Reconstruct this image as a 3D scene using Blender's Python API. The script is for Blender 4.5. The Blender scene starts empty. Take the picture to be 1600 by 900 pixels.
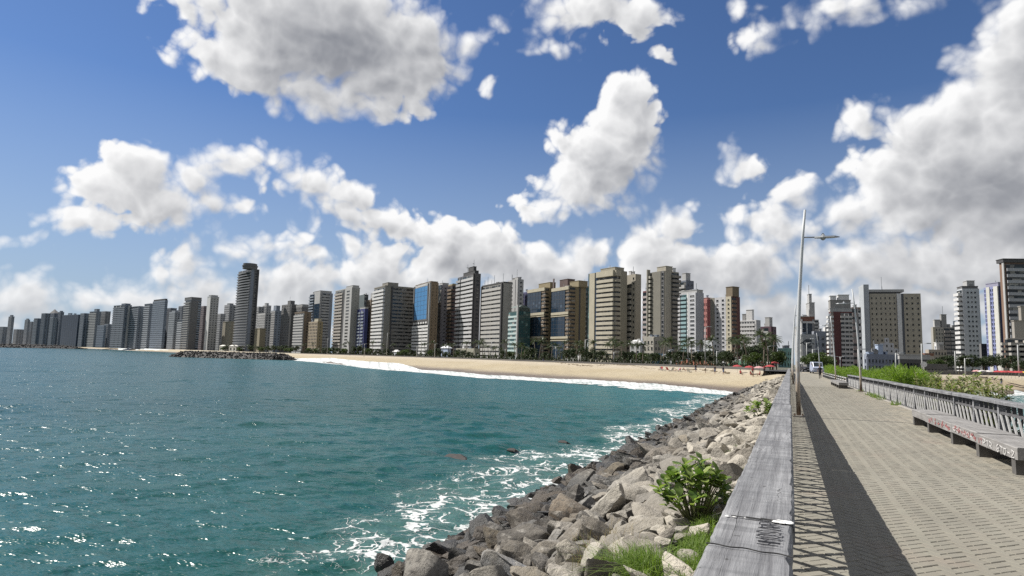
import bpy, bmesh, math, random
import numpy as np
from mathutils import Vector, Matrix, Quaternion
random.seed(7); np.random.seed(7)
PI = math.pi
scene = bpy.context.scene
col = scene.collection

# ------------------------------------------------------------------ camera
EYE = Vector((0.0, 0.0, 1.7))
FPX = 1000.0                      # focal length in photo pixels (photo 1600 wide)
YAW, PITCH, ROLL = math.radians(23.5), math.radians(6.19), 0.0265
cy, sy, cp, sp = math.cos(YAW), math.sin(YAW), math.cos(PITCH), math.sin(PITCH)
FWD = Vector((-sy*cp, cy*cp, sp))
R0 = Vector((cy, sy, 0.0))
U0 = R0.cross(FWD)
RGT = R0*math.cos(ROLL) + U0*math.sin(ROLL)
UPV = -R0*math.sin(ROLL) + U0*math.cos(ROLL)
cam_d = bpy.data.cameras.new('camera'); cam = bpy.data.objects.new('camera', cam_d); col.objects.link(cam)
cam_d.sensor_width = 36.0; cam_d.lens = 36.0*FPX/1600.0
cam_d.clip_start = 0.05; cam_d.clip_end = 60000.0
cam.matrix_world = Matrix.Translation(EYE) @ Matrix((RGT, UPV, -FWD)).transposed().to_4x4()
scene.camera = cam

def ray(px, py):
    return (FWD + RGT*((px-800.0)/FPX) - UPV*((py-450.0)/FPX)).normalized()
def at(px, py, z):
    d = ray(px, py); t = (z-EYE.z)/d.z
    return EYE + d*t
def hdir(px):
    """horizontal unit direction of the photo column px, taken at the horizon"""
    d = ray(px, 558.5+(px-800)*0.0265); v = Vector((d.x, d.y, 0)); return v.normalized()
def onray(px, dist, z=0.0):
    v = hdir(px)*dist; return Vector((EYE.x+v.x, EYE.y+v.y, z))
def proj(p):
    q = Vector(p)-EYE; w = q.dot(FWD)
    return (800+FPX*q.dot(RGT)/w, 450-FPX*q.dot(UPV)/w, w)
def z_at(x, y, py):
    """height at which a vertical line over x, y reaches the photo row py"""
    lo, hi = -20.0, 400.0
    for _ in range(40):
        m = (lo+hi)/2
        if proj((x, y, m))[1] > py: lo = m
        else: hi = m
    return lo
def interp(x, pts):
    return float(np.interp(x, [p[0] for p in pts], [p[1] for p in pts]))

# ------------------------------------------------------------------ sun, sky, exposure
SUN_EL, SUN_AZ = math.radians(47.8), math.radians(-90.0)     # azimuth from +Y towards +X
sun_dir = Vector((math.sin(SUN_AZ)*math.cos(SUN_EL), math.cos(SUN_AZ)*math.cos(SUN_EL), math.sin(SUN_EL)))
sd = bpy.data.lights.new('sun', 'SUN'); sd.energy = 5.0; sd.angle = math.radians(0.5); sd.color = (1.0, 0.955, 0.88)
so = bpy.data.objects.new('sun', sd); col.objects.link(so)
so.rotation_euler = (-sun_dir).to_track_quat('-Z', 'Y').to_euler()
scene.view_settings.view_transform = 'Standard'; scene.view_settings.look = 'None'
scene.view_settings.exposure = 0.4; scene.view_settings.gamma = 1.0
SKY_STRENGTH = 0.057

def N(nt, typ, **kw):
    n = nt.nodes.new(typ)
    ins = kw.pop('ins', {})
    for k, v in kw.items(): setattr(n, k, v)
    for k, v in ins.items():
        s = n.inputs[k]
        if isinstance(v, bpy.types.NodeSocket): nt.links.new(v, s)
        else: s.default_value = v
    return n
def M_(nt, op, a, b=None, c=None, clamp=False):
    n = nt.nodes.new('ShaderNodeMath'); n.operation = op; n.use_clamp = clamp
    for i, v in enumerate((a, b, c)):
        if v is None: continue
        if isinstance(v, bpy.types.NodeSocket): nt.links.new(v, n.inputs[i])
        else: n.inputs[i].default_value = v
    return n.outputs[0]
def VM(nt, op, a, b=None, c=None, out=0):
    n = nt.nodes.new('ShaderNodeVectorMath'); n.operation = op
    for i, v in enumerate((a, b, c)):
        if v is None: continue
        if isinstance(v, bpy.types.NodeSocket): nt.links.new(v, n.inputs[i])
        else: n.inputs[i].default_value = v
    return n.outputs[out]
def MIXC(nt, f, a, b, blend='MIX'):
    n = nt.nodes.new('ShaderNodeMix'); n.data_type = 'RGBA'; n.blend_type = blend
    for k, v in ((0, f), (6, a), (7, b)):
        if isinstance(v, bpy.types.NodeSocket): nt.links.new(v, n.inputs[k])
        else: n.inputs[k].default_value = v if k == 0 else (*v[:3], 1)
    return n.outputs[2]
def MAPR(nt, v, a, b, c=0.0, d=1.0, smooth=False):
    n = nt.nodes.new('ShaderNodeMapRange'); n.interpolation_type = 'SMOOTHSTEP' if smooth else 'LINEAR'; n.clamp = True
    nt.links.new(v, n.inputs[0])
    for i, x in enumerate((a, b, c, d)):
        if isinstance(x, bpy.types.NodeSocket): nt.links.new(x, n.inputs[1+i])
        else: n.inputs[1+i].default_value = x
    return n.outputs[0]

# cumulus: centre and half size of each lobe, in photo pixels, turned into directions of the sky
LOBES = [
 # big grey-bottomed cloud overhead
 (500,40,225,95),(400,95,100,55),(600,110,100,70),(330,85,62,45),(500,150,90,42),(575,165,55,30),(650,60,60,70),(300,92,26,16),(655,170,22,14),
 (740,70,24,14),(790,40,12,9),(765,130,8,7),
 # arc-shaped cloud on the left
 (222,262,62,34),(185,305,72,36),(265,312,62,42),(400,262,72,32),(468,276,50,26),(540,302,42,20),(130,342,58,24),(215,330,70,28),(310,280,65,36),(330,312,60,26),(425,250,48,32),(385,255,60,24),(500,288,40,22),(560,296,32,17),(440,228,16,12),(600,345,70,20),(540,330,30,14),
 (30,373,34,14),(425,386,76,20),(480,375,26,16),(120,416,12,5),
 # low bank along the horizon
 (40,470,90,40),(200,470,110,34),(330,470,110,44),(470,450,80,44),(590,430,80,60),(300,415,36,22),(480,405,46,24),(30,462,62,34),(70,450,30,18),(170,475,60,26),(255,430,38,28),(262,408,14,12),(330,455,80,30),(420,460,90,36),(540,440,45,30),(545,405,26,13),(600,388,20,12),(600,440,60,40),
 (690,400,70,50),(650,365,40,18),(760,400,80,40),(850,420,90,42),(930,400,50,36),(1010,390,50,34),(1060,350,42,30),(1080,325,24,16),(1140,340,50,24),(1040,420,80,50),(1150,420,110,60),
 (700,500,180,50),(1000,500,220,50),(400,510,230,34),(1300,500,260,60),(150,515,150,20),
 # leaning tower of cloud in the middle
 (925,245,58,60),(985,150,42,42),(985,200,52,50),(900,300,70,36),(850,322,58,28),(960,250,70,55),(915,285,84,46),(985,262,52,34),(880,210,22,22),(940,325,60,26),
 # along the top edge
 (920,10,78,36),(900,70,50,14),(990,20,50,34),(1038,95,14,13),(1150,15,24,22),(1180,62,28,22),
 (1330,8,105,34),(1290,45,30,12),(1430,8,56,26),
 (1130,245,13,15),(1150,268,26,14),
 # great bank on the right
 (1520,270,140,100),(1352,188,34,32),(1430,200,60,50),(1500,180,60,50),(1575,90,70,80),(1600,20,60,60),(1500,85,26,24),(1390,290,70,60),(1330,330,52,50),(1420,340,90,46),(1240,303,26,24),
 (1230,360,80,40),(1560,350,110,60),(1500,420,160,50),(1350,420,120,46),(1700,200,160,160),
]
# how far each direction of the sky lies inside or outside the lobes: worked out once here, looked up by the sky's nodes
AZ0, AZ1, EL0, EL1, CW, CH = -1.35, 0.55, -0.05, 0.75, 950, 400
def lobe_map():
    az = np.linspace(AZ0, AZ1, CW)[None, :]; el = np.linspace(EL0, EL1, CH)[:, None]
    f = np.full((CH, CW), 0.3); ksm = 0.018
    for (px, py, rx, ry) in LOBES:
        d = ray(px, py); u0, v0 = math.atan2(d.x, d.y), math.asin(d.z)
        k = 0.001*d.dot(FWD)
        ru, rv, rm = rx*k/math.cos(v0)*.97, ry*k*.97, min(rx, ry)*k
        dist = (np.sqrt(((az-u0)/ru)**2 + ((el-v0)/rv)**2)-1)*rm
        h = np.clip(ksm-np.abs(f-dist), 0, None)/ksm
        f = np.minimum(f, dist) - h*h*h*ksm/6
    img = bpy.data.images.new('cloud_lobes', CW, CH, float_buffer=True, is_data=True)
    px4 = np.ones((CH, CW, 4), np.float32); px4[..., :3] = f[..., None]
    img.pixels.foreach_set(px4.ravel()); img.update(); img.pack()
    return img

def cloud_field():
    g = bpy.data.node_groups.new('CloudField', 'ShaderNodeTree')
    g.interface.new_socket('Dir', in_out='INPUT', socket_type='NodeSocketVector')
    g.interface.new_socket('F', in_out='OUTPUT', socket_type='NodeSocketFloat')
    gi = g.nodes.new('NodeGroupInput'); go = g.nodes.new('NodeGroupOutput')
    d0 = gi.outputs[0]
    wn = N(g, 'ShaderNodeTexNoise', ins={'Vector': d0, 'Scale': 14.0, 'Detail': 2.0})
    wrp = VM(g, 'MULTIPLY_ADD', VM(g, 'SUBTRACT', wn.outputs['Color'], (.5, .5, .5)), (.05, .05, .05), d0)
    sep = N(g, 'ShaderNodeSeparateXYZ', ins={0: VM(g, 'NORMALIZE', wrp)})
    az = M_(g, 'ARCTAN2', sep.outputs[0], sep.outputs[1]); el = M_(g, 'ARCSINE', sep.outputs[2])
    uv = N(g, 'ShaderNodeCombineXYZ', ins={0: MAPR(g, az, AZ0, AZ1), 1: MAPR(g, el, EL0, EL1)}).outputs[0]
    im = N(g, 'ShaderNodeTexImage', image=lobe_map(), extension='EXTEND', ins={0: uv})
    prev = N(g, 'ShaderNodeSeparateColor', ins={0: im.outputs[0]}).outputs[0]
    # elsewhere the same kind of clouds go on, thinned to lower the fill light
    n3 = N(g, 'ShaderNodeTexNoise', ins={'Vector': d0, 'Scale': 3.2, 'Detail': 2.0})
    offu = M_(g, 'ABSOLUTE', M_(g, 'ADD', az, YAW))
    inside = M_(g, 'MULTIPLY', MAPR(g, offu, .72, .85, 1, 0), MAPR(g, el, .56, .70, 1, 0))
    gen = M_(g, 'MULTIPLY_ADD', M_(g, 'SUBTRACT', .38, n3.outputs[0]), 0.7, M_(g, 'MULTIPLY', inside, 0.6))
    base = M_(g, 'MINIMUM', prev, gen)
    n1 = N(g, 'ShaderNodeTexNoise', ins={'Vector': d0, 'Scale': 11.0, 'Detail': 9.0, 'Roughness': .52, 'Lacunarity': 2.1})
    vo = N(g, 'ShaderNodeTexVoronoi', feature='F1', ins={'Vector': wrp, 'Scale': 34.0})
    vo2 = N(g, 'ShaderNodeTexVoronoi', feature='F1', ins={'Vector': wrp, 'Scale': 80.0})
    amp = MAPR(g, base, .004, .035, 1.0, .12)                # billows belong to the lobes: no loose crumbs far from them
    t = M_(g, 'MULTIPLY', M_(g, 'SUBTRACT', n1.outputs[0], .5), 0.080)
    t = M_(g, 'MULTIPLY_ADD', M_(g, 'SUBTRACT', .50, vo.outputs['Distance']), 0.030, t)
    t = M_(g, 'MULTIPLY_ADD', M_(g, 'SUBTRACT', .50, vo2.outputs['Distance']), 0.012, t)
    f = M_(g, 'MULTIPLY_ADD', t, amp, M_(g, 'MULTIPLY_ADD', base, -1.0, 0.004))
    g.links.new(f, go.inputs[0])
    return g

world = bpy.data.worlds.new('World'); scene.world = world; world.use_nodes = True
wt = world.node_tree; wt.nodes.clear()
sky = wt.nodes.new('ShaderNodeTexSky'); sky.sky_type = 'NISHITA'; sky.sun_disc = False
sky.sun_elevation = SUN_EL; sky.sun_rotation = SUN_AZ
sky.air_density = 1.0; sky.dust_density = 0.15; sky.ozone_density = 1.6; sky.altitude = 10
tc = wt.nodes.new('ShaderNodeTexCoord'); dirv = tc.outputs['Generated']
CF = cloud_field()
def field(vec):
    n = wt.nodes.new('ShaderNodeGroup'); n.node_tree = CF; wt.links.new(vec, n.inputs[0]); return n.outputs[0]
sl = Vector((sun_dir.x, sun_dir.y, sun_dir.z))
F0 = field(dirv)
F1 = field(VM(wt, 'NORMALIZE', VM(wt, 'ADD', dirv, tuple(sl*0.022))))
F2 = field(VM(wt, 'NORMALIZE', VM(wt, 'ADD', dirv, tuple(sl*0.075))))
soft = N(wt, 'ShaderNodeTexNoise', ins={'Vector': dirv, 'Scale': 5.0, 'Detail': 2.0}).outputs[0]
wid = MAPR(wt, soft, .40, .62, .008, .032)
alpha = MAPR(wt, F0, -0.004, wid, 0, 1, smooth=True)
od = M_(wt, 'ADD', M_(wt, 'MULTIPLY', M_(wt, 'MAXIMUM', F1, 0), 13.0), M_(wt, 'MULTIPLY', M_(wt, 'MAXIMUM', F2, 0), 9.0))
od = M_(wt, 'ADD', od, M_(wt, 'MULTIPLY', M_(wt, 'MAXIMUM', F0, 0), 3.5))
lit = M_(wt, 'EXPONENT', M_(wt, 'MULTIPLY', od, -1.0))
relief = M_(wt, 'MINIMUM', M_(wt, 'MAXIMUM', M_(wt, 'MULTIPLY', M_(wt, 'SUBTRACT', F0, F1), 4.5), -.10), .24)
lit = M_(wt, 'ADD', lit, relief, clamp=True)
S10 = 1.0/SKY_STRENGTH
def s10(c): return tuple(x*S10*.758 for x in c)
ccol = MIXC(wt, lit, s10((.25, .263, .298)), s10((.98, .98, .98)))
elv = N(wt, 'ShaderNodeSeparateXYZ', ins={0: dirv}).outputs[2]
low = MAPR(wt, elv, 0.0, 0.14, 0.35, 0.0)
ccol = MIXC(wt, low, ccol, s10((.56, .62, .69)))
hz = MAPR(wt, elv, 0.0, 0.36, 0.85, 0.0)
skyc = MIXC(wt, 1.0, sky.outputs[0], (.74, .93, 1.24), 'MULTIPLY')
skyc = MIXC(wt, hz, skyc, s10((.40, .49, .61)))
fin = MIXC(wt, alpha, skyc, ccol)
bg = N(wt, 'ShaderNodeBackground', ins={'Color': fin, 'Strength': SKY_STRENGTH})
wo = N(wt, 'ShaderNodeOutputWorld', ins={'Surface': bg.outputs[0]})
world.cycles.sampling_method = 'MANUAL'; world.cycles.sample_map_resolution = 512
scene.cycles.use_denoising = False
scene.cycles.max_bounces = 6; scene.cycles.diffuse_bounces = 2; scene.cycles.glossy_bounces = 2
scene.cycles.transmission_bounces = 2; scene.cycles.sample_clamp_indirect = 4.0; scene.cycles.volume_bounces = 0

# ------------------------------------------------------------------ helpers
def tag(o, label=None, cat=None, group=None, kind=None):
    for k, v in (('label', label), ('category', cat), ('group', group), ('kind', kind)):
        if v: o[k] = v
    return o
def empty(name, loc=(0, 0, 0), rz=0.0, label=None, cat=None, group=None, parent=None):
    o = bpy.data.objects.new(name, None); col.objects.link(o)
    o.location = loc; o.rotation_euler = (0, 0, rz); o.parent = parent
    o.empty_display_size = 0.2
    return tag(o, label, cat, group)
def put(name, me, parent=None, loc=(0, 0, 0), rot=None, scale=None):
    o = bpy.data.objects.new(name, me); col.objects.link(o); o.parent = parent; o.location = loc
    if rot is not None: o.rotation_euler = rot
    if scale is not None: o.scale = scale
    return o
def copy_tree(o, parent=None):
    c = o.copy(); col.objects.link(c); c.parent = parent
    for ch in list(o.children): copy_tree(ch, c)
    return c

class MB:
    def __init__(s): s.v = []; s.f = []; s.m = []; s.t = []; s.tint = 0.5
    def poly(s, pts, mi=0):
        b = len(s.v); s.v += [tuple(p) for p in pts]; s.f.append(tuple(range(b, b+len(pts)))); s.m.append(mi); s.t.append(s.tint)
    def raw(s, vs, fs, mi=0):
        b = len(s.v); s.v += [tuple(p) for p in vs]
        for f in fs: s.f.append(tuple(b+i for i in f)); s.m.append(mi); s.t.append(s.tint)
    def box(s, x0, x1, y0, y1, z0, z1, mi=0, bottom=True):
        if x0 > x1: x0, x1 = x1, x0
        if y0 > y1: y0, y1 = y1, y0
        vs = [(x0,y0,z0),(x1,y0,z0),(x1,y1,z0),(x0,y1,z0),(x0,y0,z1),(x1,y0,z1),(x1,y1,z1),(x0,y1,z1)]
        fs = [(4,5,6,7),(0,1,5,4),(1,2,6,5),(2,3,7,6),(3,0,4,7)]
        if bottom: fs.append((3,2,1,0))
        s.raw(vs, fs, mi)
    def bar(s, a, b, w, h, mi=0, up=Vector((0, 0, 1))):
        a, b = Vector(a), Vector(b); d = (b-a).normalized()
        sd = d.cross(up)
        if sd.length < 1e-4: sd = d.cross(Vector((1, 0, 0)))
        sd.normalize(); u = sd.cross(d)
        vs = [p+sd*i*w/2+u*j*h/2 for p in (a, b) for i, j in ((-1,-1),(1,-1),(1,1),(-1,1))]
        s.raw(vs, [(0,1,2,3),(7,6,5,4),(0,4,5,1),(1,5,6,2),(2,6,7,3),(3,7,4,0)], mi)
    def tube(s, pts, rad, n=8, mi=0, cap=True):
        pts = [Vector(p) for p in pts]; rings = []
        for i, p in enumerate(pts):
            d = (pts[min(i+1, len(pts)-1)]-pts[max(i-1, 0)]).normalized()
            a = d.cross(Vector((0, 1, 0))) if abs(d.y) < .9 else d.cross(Vector((1, 0, 0)))
            a.normalize(); b = d.cross(a); r = rad[i] if hasattr(rad, '__len__') else rad
            rings.append([p+a*r*math.cos(2*PI*k/n)+b*r*math.sin(2*PI*k/n) for k in range(n)])
        fs = [(i*n+k, i*n+(k+1) % n, (i+1)*n+(k+1) % n, (i+1)*n+k) for i in range(len(pts)-1) for k in range(n)]
        if cap: fs += [tuple(range(n))[::-1], tuple((len(pts)-1)*n+k for k in range(n))]
        s.raw([p for r in rings for p in r], fs, mi)
    def lathe(s, prof, n=16, c=(0, 0, 0), mi=0):
        vs = [(c[0]+r*math.cos(2*PI*k/n), c[1]+r*math.sin(2*PI*k/n), c[2]+z) for r, z in prof for k in range(n)]
        s.raw(vs, [(i*n+k, i*n+(k+1) % n, (i+1)*n+(k+1) % n, (i+1)*n+k) for i in range(len(prof)-1) for k in range(n)], mi)
    def mesh(s, name, mats, smooth=False, tint=False):
        me = bpy.data.meshes.new(name); me.from_pydata(s.v, [], s.f)
        for m in (mats if isinstance(mats, (list, tuple)) else [mats]): me.materials.append(m)
        me.polygons.foreach_set('material_index', s.m)
        if smooth: me.polygons.foreach_set('use_smooth', [True]*len(s.f))
        if tint:
            a = me.attributes.new('tint', 'FLOAT', 'FACE'); a.data.foreach_set('value', s.t)
        me.update(); return me
    def build(s, name, mats, parent=None, loc=(0, 0, 0), smooth=False, tint=False, rot=None):
        return put(name, s.mesh(name, mats, smooth, tint), parent, loc, rot)

# ------------------------------------------------------------------ materials
def new_mat(name):
    m = bpy.data.materials.new(name); m.use_nodes = True; nt = m.node_tree
    return m, nt, nt.nodes['Principled BSDF']
def bump(nt, b, h, strength=.3, dist=.02):
    n = N(nt, 'ShaderNodeBump', ins={'Strength': strength, 'Distance': dist, 'Height': h}); nt.links.new(n.outputs[0], b.inputs['Normal'])
def tcoord(nt, which='Object'):
    return nt.nodes.new('ShaderNodeTexCoord').outputs[which]
def noise(nt, vec, scale, detail=4, rough=.5, out=0):
    return N(nt, 'ShaderNodeTexNoise', ins={'Vector': vec, 'Scale': scale, 'Detail': detail, 'Roughness': rough}).outputs[out]
_mc = {}
def wallmat(c, rough=.85, var=.16, sc=.25):
    """painted render or concrete with stains and streaks"""
    key = ('w', c, rough, var, sc)
    if key in _mc: return _mc[key]
    m, nt, b = new_mat('wall_paint'); v = tcoord(nt)
    n1 = noise(nt, v, sc, 6, .6)
    st = noise(nt, VM(nt, 'MULTIPLY', v, (1, 1, .12)), sc*4, 4, .6)
    f = M_(nt, 'ADD', M_(nt, 'MULTIPLY', n1, .6), M_(nt, 'MULTIPLY', st, .4))
    f = MAPR(nt, f, .3, .7, 1-var, 1+var*.6)
    cc = MIXC(nt, 1.0, c, (1, 1, 1), 'MULTIPLY')
    g = N(nt, 'ShaderNodeCombineXYZ', ins={0: f, 1: f, 2: f}).outputs[0]
    nt.links.new(MIXC(nt, 1.0, cc, g, 'MULTIPLY'), b.inputs['Base Color']); b.inputs['Roughness'].default_value = rough
    _mc[key] = m; return m
def glassmat(c=(.02, .028, .035), rough=.12, lightfrac=.25, cell=(1.6, 1.6, 1.4), curtain=(.22, .22, .2), spec=.5):
    """window glass: dark, some panes pale from the curtains behind"""
    key = ('g', c, rough, lightfrac, cell, curtain)
    if key in _mc: return _mc[key]
    m, nt, b = new_mat('window_glass'); v = tcoord(nt)
    ri = N(nt, 'ShaderNodeObjectInfo').outputs['Random']
    q = VM(nt, 'FLOOR', VM(nt, 'DIVIDE', v, cell))
    q = VM(nt, 'ADD', q, N(nt, 'ShaderNodeCombineXYZ', ins={0: M_(nt, 'MULTIPLY', ri, 91.0), 1: 0, 2: ri}).outputs[0])
    wn = N(nt, 'ShaderNodeTexWhiteNoise', ins={0: q})
    f = M_(nt, 'MULTIPLY', MAPR(nt, wn.outputs[0], 1-lightfrac, 1, 0, 1), 1)
    nt.links.new(MIXC(nt, f, c, curtain), b.inputs['Base Color']); b.inputs['Roughness'].default_value = rough
    b.inputs['Specular IOR Level'].default_value = spec
    _mc[key] = m; return m
def plain(name, c, rough=.6, metal=0.0, var=.12, sc=3.0, bumpy=0.0):
    key = (name, c, rough, metal, var, sc)
    if key in _mc: return _mc[key]
    m, nt, b = new_mat(name); v = tcoord(nt)
    f = MAPR(nt, noise(nt, v, sc, 5, .6), .3, .7, 1-var, 1+var)
    g = N(nt, 'ShaderNodeCombineXYZ', ins={0: f, 1: f, 2: f}).outputs[0]
    nt.links.new(MIXC(nt, 1.0, c, g, 'MULTIPLY'), b.inputs['Base Color'])
    b.inputs['Roughness'].default_value = rough; b.inputs['Metallic'].default_value = metal
    if bumpy: bump(nt, b, noise(nt, v, sc*6, 5, .6), bumpy, .01)
    _mc[key] = m; return m

# ------------------------------------------------------------------ sea
ZSEA = -3.3
def sea_material():
    m, nt, b = new_mat('sea_water')
    pos = N(nt, 'ShaderNodeNewGeometry').outputs['Position']
    sp = N(nt, 'ShaderNodeSeparateXYZ', ins={0: pos}); X, Y = sp.outputs[0], sp.outputs[1]
    big = noise(nt, VM(nt, 'MULTIPLY', pos, (.02, .035, 0)), 1.0, 5, .55)
    mid = noise(nt, VM(nt, 'MULTIPLY', pos, (.16, .3, 0)), 1.0, 4, .6)
    c = MIXC(nt, MAPR(nt, big, .35, .65), (.009, .074, .074), (.020, .112, .120))
    c = MIXC(nt, MAPR(nt, mid, .4, .7, 0, .5), c, (.008, .076, .058))
    # shallower, sandier water off the beach
    dy = MAPR(nt, M_(nt, 'ADD', Y, M_(nt, 'MULTIPLY', X, .72)), 25, 110, 0, .65, smooth=True)
    c = MIXC(nt, dy, c, (.040, .190, .215))
    c = MIXC(nt, MAPR(nt, M_(nt, 'MULTIPLY_ADD', mid, 14.0, X), -8, -48, 0, .5, smooth=True), c, (.006, .055, .055))     # deeper water away from the rocks
    # shallows off the beach stay pale
    c = MIXC(nt, M_(nt, 'MULTIPLY', dy, .55), c, (.036, .165, .185))
    # churned water and foam along the rocks
    wob = noise(nt, VM(nt, 'MULTIPLY', pos, (.12, .12, 0)), 1.0, 3, .5)
    reach = MAPR(nt, wob, .34, .64, 2.0, 8.0)
    edge = M_(nt, 'DIVIDE', M_(nt, 'SUBTRACT', -8.2, X), reach)            # 0 at the rocks, 1 at the foam's rim
    inY = MAPR(nt, Y, 112, 96, 0, 1)
    right = MAPR(nt, X, 8, 12, 0, 1)
    near = M_(nt, 'MULTIPLY', MAPR(nt, edge, 1.0, .45, 0, 1, smooth=True), inY)
    near = M_(nt, 'MULTIPLY', near, MAPR(nt, X, -4, -7, 0, 1))
    near = M_(nt, 'MAXIMUM', near, M_(nt, 'MULTIPLY', right, .75))
    c = MIXC(nt, M_(nt, 'MULTIPLY', near, .5), c, (.10, .20, .18))
    wv = VM(nt, 'MULTIPLY_ADD', VM(nt, 'SUBTRACT', noise(nt, pos, .55, 4, .6, out=1), (.5, .5, .5)), (2.6, 2.6, 0), pos)
    wv = VM(nt, 'MULTIPLY', wv, (1, 1, 0))
    v1 = N(nt, 'ShaderNodeTexVoronoi', voronoi_dimensions='2D', feature='DISTANCE_TO_EDGE', ins={'Vector': wv, 'Scale': 1.15}).outputs[0]
    v2 = N(nt, 'ShaderNodeTexVoronoi', voronoi_dimensions='2D', feature='DISTANCE_TO_EDGE', ins={'Vector': wv, 'Scale': 3.4}).outputs[0]
    thr = noise(nt, pos, .8, 4, .6)
    k1 = M_(nt, 'MULTIPLY', near, MAPR(nt, thr, .36, .62, -.015, .165))
    k2 = M_(nt, 'MULTIPLY', near, MAPR(nt, thr, .40, .66, 0-.03, .17))
    lace = M_(nt, 'MAXIMUM', MAPR(nt, M_(nt, 'SUBTRACT', k1, v1), 0, .05), MAPR(nt, M_(nt, 'SUBTRACT', k2, v2), 0, .06))
    surge = M_(nt, 'MULTIPLY', MAPR(nt, edge, .15, .02, 0, 1), MAPR(nt, thr, .42, .6, 0, 1))
    surge = M_(nt, 'MULTIPLY', M_(nt, 'MULTIPLY', surge, inY), MAPR(nt, X, -4, -7, 0, 1))
    # a few whitecaps farther out
    cap = noise(nt, VM(nt, 'MULTIPLY', pos, (.10, .32, 0)), 1.0, 6, .62)
    caps = M_(nt, 'MULTIPLY', MAPR(nt, cap, .755, .79), MAPR(nt, noise(nt, pos, 1.2, 3, .6), .45, .6))
    foam = M_(nt, 'MAXIMUM', M_(nt, 'MAXIMUM', lace, surge), caps, clamp=True)
    c = MIXC(nt, M_(nt, 'MULTIPLY', foam, .92), c, (.78, .80, .80))
    nt.links.new(c, b.inputs['Base Color'])
    nt.links.new(MAPR(nt, foam, 0, 1, .25, .8), b.inputs['Roughness'])
    b.inputs['IOR'].default_value = 1.33; b.inputs['Specular IOR Level'].default_value = .29
    r1 = noise(nt, VM(nt, 'MULTIPLY', pos, (1.3, 2.5, 0)), 1.0, 3, .5)
    r2 = noise(nt, VM(nt, 'MULTIPLY', pos, (.30, .55, 0)), 1.0, 2, .5)
    h = M_(nt, 'ADD', M_(nt, 'MULTIPLY', r1, .40), M_(nt, 'MULTIPLY', r2, .90))
    h = M_(nt, 'ADD', h, M_(nt, 'MULTIPLY', foam, .06))
    bump(nt, b, h, 1.0, .50)
    return m
def make_sea():
    nr = 1000
    r = 7.0*np.exp(np.linspace(0, math.log(30000/7.0), nr))
    a_in = np.linspace(math.radians(-68), math.radians(24), 470)       # from +Y towards +X, dense where it is looked at
    a_out = np.linspace(math.radians(24), math.radians(292), 60)[1:-1]
    a = np.concatenate([a_in, a_out]); na = len(a)
    R, A = np.meshgrid(r, a, indexing='ij')
    X = R*np.sin(A); Y = R*np.cos(A); Z = np.zeros_like(X); DX = np.zeros_like(X); DY = np.zeros_like(X)
    spac = R*math.log(30000/7.0)/nr
    rng = np.random.RandomState(3)
    for i in range(64):
        lam = 0.45*math.exp(rng.rand()**1.15*math.log(18)); th = math.radians(-62 + rng.randn()*36)  # towards the rocks and the beach
        k = 2*PI/lam; kx, ky = k*math.cos(th+PI/2*0), k*math.sin(th)
        amp = lam*0.0060*(1.0 if lam < 2.5 else .55); ph = rng.rand()*2*PI
        w = np.clip((lam/spac-1.6)/1.6, 0, 1)*amp
        q = kx*X+ky*Y+ph
        Z += w*np.cos(q); DX -= w*math.cos(th)*np.sin(q); DY -= w*math.sin(th)*np.sin(q)
    env = 0.75+0.5*np.sin(X*.06+1.0+np.sin(Y*.045)*2)*np.sin(Y*.05+np.sin(X*.03)*2)
    Z *= env
    V = np.stack([X+DX, Y+DY, Z+ZSEA], -1).reshape(-1, 3)
    i, j = np.meshgrid(np.arange(nr-1), np.arange(na), indexing='ij'); j2 = (j+1) % na
    F = np.stack([i*na+j, (i+1)*na+j, (i+1)*na+j2, i*na+j2], -1).reshape(-1, 4)[:, ::-1]
    # the hub under the camera
    me = bpy.data.meshes.new('sea'); nv, nf = len(V), len(F)
    me.vertices.add(nv); me.vertices.foreach_set('co', V.astype(np.float32).ravel())
    me.loops.add(nf*4); me.loops.foreach_set('vertex_index', F.astype(np.int32).ravel())
    me.polygons.add(nf); me.polygons.foreach_set('loop_start', np.arange(0, nf*4, 4, dtype=np.int32))
    me.polygons.foreach_set('use_smooth', np.ones(nf, bool))
    me.update(calc_edges=True); me.materials.append(sea_material())
    return tag(put('sea', me), 'blue green sea with choppy ripples and foam beside the rocks', kind='structure')
make_sea()

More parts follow.
